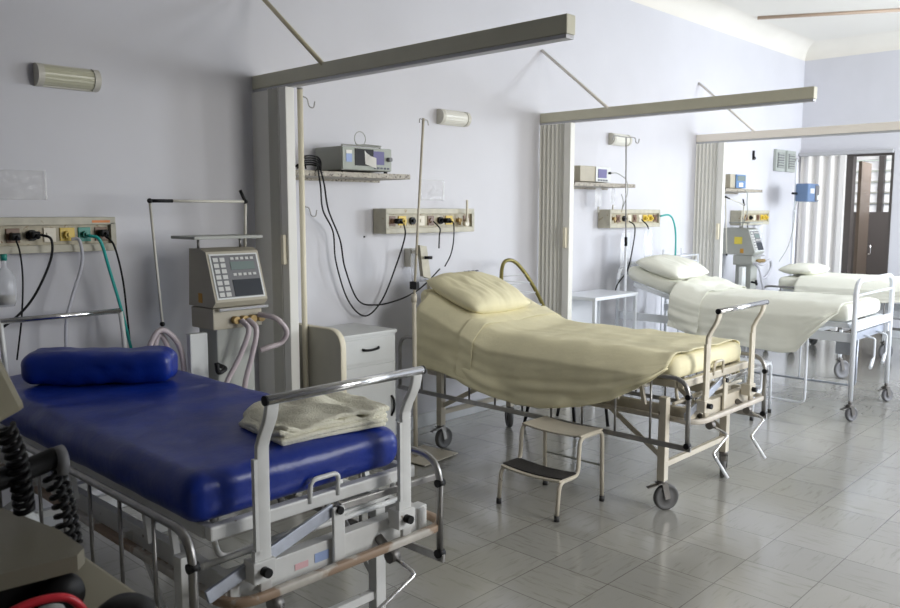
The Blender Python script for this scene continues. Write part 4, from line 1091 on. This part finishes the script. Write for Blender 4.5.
# wire basket behind the pillow of bed 3
t = thing('wire_basket', (7.75, 4.1, 0), 'white wire rack against the wall behind the third bed pillow', 'rack')
mb = MB()
for k in range(5): mb.tube(bend([(7.55, 4.0 + .0 * k, .9 + k * .06), (7.95, 4.0, .9 + k * .06), (7.95, 4.2, .9 + k * .06), (7.55, 4.2, .9 + k * .06)], .04, 4, True), .005, 6, True)
mb.build('basket', 'clean_white', t)
for x in (7.56, 7.94): MB().tube([(x, 4.19, 0), (x, 4.19, 1.20)], .009, 8).build('post', 'clean_white', t)
for x in (7.56, 7.94): MB().tube([(x, 4.0, 0), (x, 4.0, 1.15)], .009, 8).build('post', 'clean_white', t)

# ------------------------------------------------------------------ string chair behind bed 2
t = thing('string_chair', (4.95, 3.72, 0), 'gold-tube chair with string back behind the middle bed', 'chair')
cxx = 4.89
def backpt(s_):   # s in -1..1 around the loop
    a = s_ * PI * .5
    x = cxx + .20 * math.copysign(abs(math.sin(a)) ** .8, s_)
    return x
loop = smooth_path([(cxx - .20, 3.62, .45), (cxx - .225, 3.78, .72), (cxx - .19, 3.93, 1.0), (cxx - .10, 4.01, 1.17), (cxx, 4.03, 1.215), (cxx + .10, 4.01, 1.17), (cxx + .19, 3.93, 1.0), (cxx + .225, 3.78, .72), (cxx + .20, 3.62, .45)], 6)
MB().tube(loop, .015, 12).build('back_hoop', 'gold', t)
mb = MB()
for k in range(12):
    z = .66 + k * .040
    L_ = [p for p in loop]
    # left and right hoop points at this height
    def at(z, side):
        best = min((p for p in L_ if (p.x - cxx) * side > 0), key=lambda p: abs(p.z - z)); return best
    a, b = at(z, -1), at(z + (.012 if k % 2 else -.012), 1)
    mb.tube([a, b], .004, 5)
mb.build('back_string', 'string', t, kind='stuff')
MB().tube(bend([(cxx - .2, 3.62, .45), (cxx - .2, 3.25, .45), (cxx + .2, 3.25, .45), (cxx + .2, 3.62, .45)], .08, 5, True), .012, 10, True).build('seat_ring', 'gold', t)
mb = MB()
for k in range(16): x = cxx - .17 + k * .0227; mb.tube([(x, 3.26, .452), (x, 3.61, .452)], .003, 5)
mb.build('seat_string', 'string', t, kind='stuff')
for sx in (-1, 1):
    for y, y2 in ((3.29, 3.24), (3.60, 3.70)): MB().tube([(cxx + sx * .19, y, .45), (cxx + sx * .21, y2, .005)], .012, 10).build('leg', 'black', t)

# ------------------------------------------------------------------ ventilators
def ventilator(ox, oy, label, keypad=True, m_case='dev_beige', arm=None, W=.31, dp=0):
    """ox: left edge of the head unit, oy: its front; shape from the nearest machine"""
    t = thing('ventilator', (ox + .15, oy + .12, 0), label, 'ventilator')
    # head unit: slanted front
    prof = [(0, 1.10), (-.03, 1.13), (.055, 1.385), (.10, 1.40), (.22 + dp, 1.40), (.24 + dp, 1.10)]
    MB().prism(prof, (ox, oy, 0), (0, 1, 0), (0, 0, 1), (W, 0, 0)).build('head_unit', m_case, t)
    a, b = Vector((ox, oy - .03, 1.13)), Vector((ox, oy + .055, 1.385)); up = (b - a).normalized(); nr = Vector((0, -up.z, up.y)); ln = (b - a).length
    R = Matrix((Vector((1, 0, 0)), up, -nr.cross(Vector((0,0,0))) if False else Vector((1, 0, 0)).cross(up))).transposed()
    def onface(u0, v0, u1, v1, d0, d1, m, name, par, mb=None, mk=True):
        c = a + Vector((1, 0, 0)) * ((u0 + u1) / 2 * W) + up * ((v0 + v1) / 2 * ln) + nr * ((d0 + d1) / 2)
        q = mb or MB(); q.box(c, ((u1 - u0) * W, (v1 - v0) * ln, d1 - d0), R)
        return q.build(name, m, par) if mk else q
    kp = onface(.04, .05, .96, .95, .0002, .004, 'dev_light' if keypad else 'dev_grey', 'front_panel', t)
    onface(.07, .08, .93, .92, .0041, .0055, 'dev_dark', 'panel_field', kp)
    onface(.40, .62, .86, .78, .0056, .008, 'screen_green', 'display', kp)
    onface(.38, .09, .92, .42, .0056, .008, 'screen_dark', 'screen', kp)
    q = MB()
    for i in range(2):
        for j in range(7):
            onface(.09 + i * .125, .10 + j * .115, .09 + i * .125 + .09, .10 + j * .115 + .08, .0056, .0085, None, None, None, q, False)
    for i in range(5): onface(.42 + i * .095, .82, .42 + i * .095 + .06, .87, .0056, .0085, None, None, None, q, False); onface(.42 + i * .095, .50, .42 + i * .095 + .06, .55, .0056, .0085, None, None, None, q, False)
    q.build('keypad', 'button', kp)
    # top tray
    t1 = MB(); t1.b2((ox - .09, oy - .0, 1.452), (ox + W + .0, oy + .24, 1.468), .003)
    t1.build('tray', 'dev_grey', t)
    for x in (ox + .02, ox + W - .04): MB().tube([(x, oy + .16, 1.395), (x, oy + .16, 1.455)], .007, 8).build('tray_post', 'steel', t)
    MB().b2((ox - .001, oy + .1, 1.12), (ox + .0, oy + .14, 1.17)).build('warning_label', 'amber', t)
    # lower body
    MB().b2((ox + .0, oy + .0, .985), (ox + W - .02, oy + .22, 1.095), .006).build('lower_body', m_case, t)
    MB().b2((ox + .02, oy - .035, 1.082), (ox + W + .0, oy - .002, 1.098), .003).build('front_ledge', 'chrome', t)
    mb = MB()
    for k in range(4): mb.cyl((ox + .12 + k * .05, oy, 1.03), (ox + .12 + k * .05, oy - .035, 1.03), .02, 12)
    mb.build('connector_block', 'brass', t)
    MB().b2((ox + .03, oy + .02, .30), (ox + W - .06, oy + .20, .985), .006).build('pedestal', 'dev_grey', t)
    MB().b2((ox - .10, oy + .06, .70), (ox + .0, oy + .10, .97), .006).build('humidifier_plate', 'dev_light', t)
    MB().tube(smooth_path([(ox + .03, oy + .01, .80), (ox + .03, oy - .05, .79), (ox - .02, oy - .07, .78), (ox - .03, oy - .07, .83)]), .012).build('bag_hook', 'black', t)
    mb = MB()
    for dx in (-.08, W + .02):
        mb.bar((ox + W / 2, oy + .11, .20), (ox + dx, oy - .08, .10), .04, .03); mb.bar((ox + W / 2, oy + .11, .20), (ox + dx, oy + .28, .10), .04, .03)
    mb.b2((ox + .06, oy + .03, .18), (ox + .24, oy + .19, .30))
    mb.build('trolley_base', 'dev_grey', t)
    for dx in (-.08, W + .02):
        for dy in (-.08, .28): caster(ox + dx, oy + dy, .035, .10, 1, t, False)
    # arm
    if arm:
        A = [Vector(p) for p in arm]
        MB().tube(A[:2], .008, 8).build('arm_post', 'lamp_base', t)
        MB().tube(A[1:3], .007, 8).build('arm_boom', 'lamp_base', t)
        MB().tube(A[2:4], .007, 8).build('arm_drop', 'lamp_base', t)
        for k, p in enumerate(A[1:4]):
            mb = MB(); mb.ball(p, .013)
            if k == 0: mb.tube([p, p + Vector((-.03, 0, .06))], .009, 6)
            if k == 1: mb.tube([p, p + (A[1] - p).normalized() * .12], .009, 6)
            mb.build('arm_joint', 'black', t)
    return t
def hose(pts, label, r=.014, m='pink_hose', group=None):
    p = smooth_path(pts, 26); N = len(p)
    mb = MB(); mb.tube(p, r, 10, rfun=None)
    # corrugation: vary ring radius
    me_v = list(mb.bm.verts)
    for i in range(N):
        k = 1.0 + (.10 if i % 2 else -.10)
        ring = me_v[i * 10:(i + 1) * 10]
        c = sum((v.co for v in ring), Vector()) / 10
        for v in ring: v.co = c + (v.co - c) * k
    return solo(mb, 'breathing_hose', m, label, 'hose', group)
ventilator(2.17, 3.74, 'beige ventilator with keypad and dark screen behind the blue bed', arm=[(2.47, 3.90, 1.40), (2.455, 3.86, 1.645), (1.915, 3.86, 1.645), (1.955, 3.86, 1.03)])
hose([(2.31, 3.70, 1.03), (2.32, 3.65, .98), (2.27, 3.66, .85), (2.20, 3.68, .72), (2.16, 3.70, .60)], 'pinkish corrugated hose hanging down from the brass connectors, left one')
hose([(2.35, 3.70, 1.03), (2.36, 3.64, .98), (2.33, 3.64, .85), (2.30, 3.66, .72), (2.29, 3.68, .58)], 'pinkish corrugated hose hanging straight down from the brass connectors, right one')
hose([(2.42, 3.71, 1.05), (2.47, 3.62, 1.03), (2.52, 3.60, .96), (2.50, 3.62, .90), (2.42, 3.63, .88), (2.38, 3.64, .87)], 'corrugated hose curling in a half loop at right of the ventilator')
hose([(1.87, 3.86, .72), (1.87, 3.86, .86), (1.90, 3.86, .96), (1.955, 3.86, 1.0), (2.03, 3.86, .93), (2.06, 3.86, .82), (2.06, 3.86, .66)], 'corrugated hose looped over the end of the ventilator arm')
hose([(1.91, 3.90, .70), (1.92, 3.90, .86), (1.955, 3.90, .97), (2.0, 3.90, .90), (2.02, 3.90, .75), (2.02, 3.9, .62)], 'inner corrugated hose hung under the looped one at the arm end')
ventilator(8.90, 3.84, 'light grey ventilator with yellow sticker at head of the farthest bed', True, 'dev_grey', W=.26, dp=.14, arm=[(9.03, 4.02, 1.40), (9.0, 4.0, 1.66), (8.42, 3.95, 1.74), (8.50, 3.95, 1.12)])
solo(MB().b2((8.896, 3.96, 1.22), (8.8995, 4.05, 1.30)), 'yellow_sticker', 'yellow_label', 'yellow round sticker on side of the far ventilator', 'sticker')
hose([(8.9, 3.80, 1.02), (8.95, 3.74, 1.0), (9.1, 3.72, 1.04), (9.18, 3.74, .95), (9.1, 3.75, .86), (8.98, 3.75, .84)], 'pale corrugated hose coiled in front of the far ventilator', m='clear_hose')
hose([(8.85, 3.80, 1.02), (8.82, 3.72, .96), (8.86, 3.70, .82), (8.92, 3.70, .7)], 'pale corrugated hose hanging under the far ventilator', m='clear_hose')

# ------------------------------------------------------------------ resuscitation trolley in the near left corner
t = thing('equipment_trolley', (.42, 1.45, 0), 'olive-beige equipment trolley at lower left edge of view', 'trolley')
mb = MB(); mb.b2((.02, 1.10, .12), (.66, 1.98, .83), .01); mb.build('body', 'olive', t)
MB().b2((.0, 1.08, .832), (.68, 2.0, .862), .008).build('work_top', 'olive', t)
for x in (.08, .60):
    for y in (1.17, 1.90): caster(x, y, .05, .13, 1.2, t, False)
for k in range(3):
    dr = MB().b2((.661, 1.13, .16 + k * .22), (.672, 1.95, .36 + k * .22), .003).build('drawer', 'olive_d', t)
    MB().tube([(.673, 1.4, .30 + k * .22), (.70, 1.42, .30 + k * .22), (.70, 1.66, .30 + k * .22), (.673, 1.68, .30 + k * .22)], .008, 8).build('drawer_handle', 'chrome', dr)
trolley = t
t = thing('defibrillator', (.36, 1.7, .862), 'olive-grey defibrillator case on the trolley at the left edge', 'defibrillator')
MB().b2((.10, 1.53, .863), (.55, 1.90, .945), .01).build('case', 'black', t)
mb = MB(); mb.prism([(.06, 1.90), (.555, 1.83), (.59, 1.62), (.588, 1.50), (.565, 1.475), (.06, 1.54)], (0, 0, .946), (1, 0, 0), (0, 1, 0), (0, 0, .03)); mb.build('lid', 'olive_d', t)
MB().lathe([(0, 0), (.035, 0), (.04, .02), (.036, .035), (0, .04)], (.545, 1.52, .90), (0, -1, 0)).build('side_knob', 'black', t)
df = t
mb = MB(); R = Matrix.Rotation(math.radians(-23), 3, 'Y') @ Matrix.Rotation(.15, 3, 'X')
mb.box((.383, 1.62, 1.285), (.24, .09, .20), R, .012); hc = mb.build('monitor_head', 'olive', df)
mb = MB(); mb.box((.388, 1.571, 1.285), (.13, .006, .12), R); mb.build('head_screen', 'dev_dark', hc)
MB().cyl((.40, 1.66, .976), (.40, 1.64, 1.20), .022).build('neck', 'black', hc)
def coil(pts, R_, r, turns, label):
    p = smooth_path(pts, 12); L_ = [0]
    for a, b in zip(p, p[1:]): L_.append(L_[-1] + (b - a).length)
    out = []; N = turns * 10
    for i in range(N + 1):
        s_ = L_[-1] * i / N; k = max(j for j in range(len(L_)) if L_[j] <= s_ + 1e-9); k = min(k, len(p) - 2)
        f = (s_ - L_[k]) / max(1e-9, L_[k + 1] - L_[k]); c = p[k].lerp(p[k + 1], f); tn = (p[k + 1] - p[k]).normalized()
        u = tn.orthogonal().normalized()
        u = (Vector((1, 0, 0)) - tn * tn.x).normalized(); v = tn.cross(u); a = 2 * PI * i / 10
        out.append(c + u * R_ * math.cos(a) + v * R_ * math.sin(a))
    return MB().tube(out, r, 6).build('coiled_cord', 'black', df)
coil([(.515, 1.66, 1.19), (.535, 1.67, 1.13), (.545, 1.68, 1.06), (.555, 1.70, 1.0)], .016, .006, 11, 'coiled black cord hanging down from the tilted monitor head')
coil([(.60, 1.70, 1.09), (.62, 1.70, 1.02), (.63, 1.70, .95), (.64, 1.70, .88)], .014, .0055, 10, 'coiled black cord hanging over trolley edge, right of the other')
coil([(.63, 1.74, 1.08), (.65, 1.74, 1.0), (.665, 1.74, .89)], .012, .005, 10, 'thin coiled black cord farthest right above the trolley')
t = thing('defibrillator_paddle', (.52, 1.70, .98), 'black paddle handle lying across the coiled cords', 'paddle')
MB().tube(smooth_path([(.40, 1.68, 1.07), (.50, 1.69, 1.08), (.58, 1.70, 1.09), (.62, 1.70, 1.10)]), .022, 12).build('grip', 'black', t)
MB().lathe([(0, 0), (.03, 0), (.032, .02), (.0, .03)], (.615, 1.70, 1.09), (1, 0, 0)).build('electrode', 'dev_dark', t)
MB().b2((.42, 1.69, .977), (.46, 1.72, 1.07)).build('stand', 'black', t)
solo(MB().lathe([(0, 0), (.03, 0), (.033, .04), (.028, .09), (.012, .105), (.012, .13), (0, .13)], (.585, 1.80, .863)), 'plastic_bottle', 'dev_light', 'small white plastic bottle behind the coiled cords on the trolley', 'bottle')
MB().lathe([(0, 0), (.05, 0), (.055, .015), (.05, .035), (.03, .05), (0, .054)], (.605, 1.375, .8605)).build('domed_knob', 'black', trolley)
solo(MB().lathe([(0, 0), (.03, 0), (.03, .03), (.024, .045), (0, .048)], (.50, 1.44, .863)), 'white_cap', 'dev_light', 'round whitish cap beneath the red hose on the trolley', 'cap')
cord([(.28, 1.46, .875), (.38, 1.44, .91), (.46, 1.43, .935), (.52, 1.42, .93), (.55, 1.42, .895), (.555, 1.42, .872)], .008, 'red', 'red_hose', 'short red rubber hose arched over the trolley corner', 'hose')
solo(MB().lathe([(0, 0), (.045, 0), (.05, .02), (.045, .03), (0, .034)], (.44, 1.38, .863)), 'black_dish', 'black', 'shallow black dish at the bottom edge of the trolley top', 'dish')
bpy.context.view_layer.update()
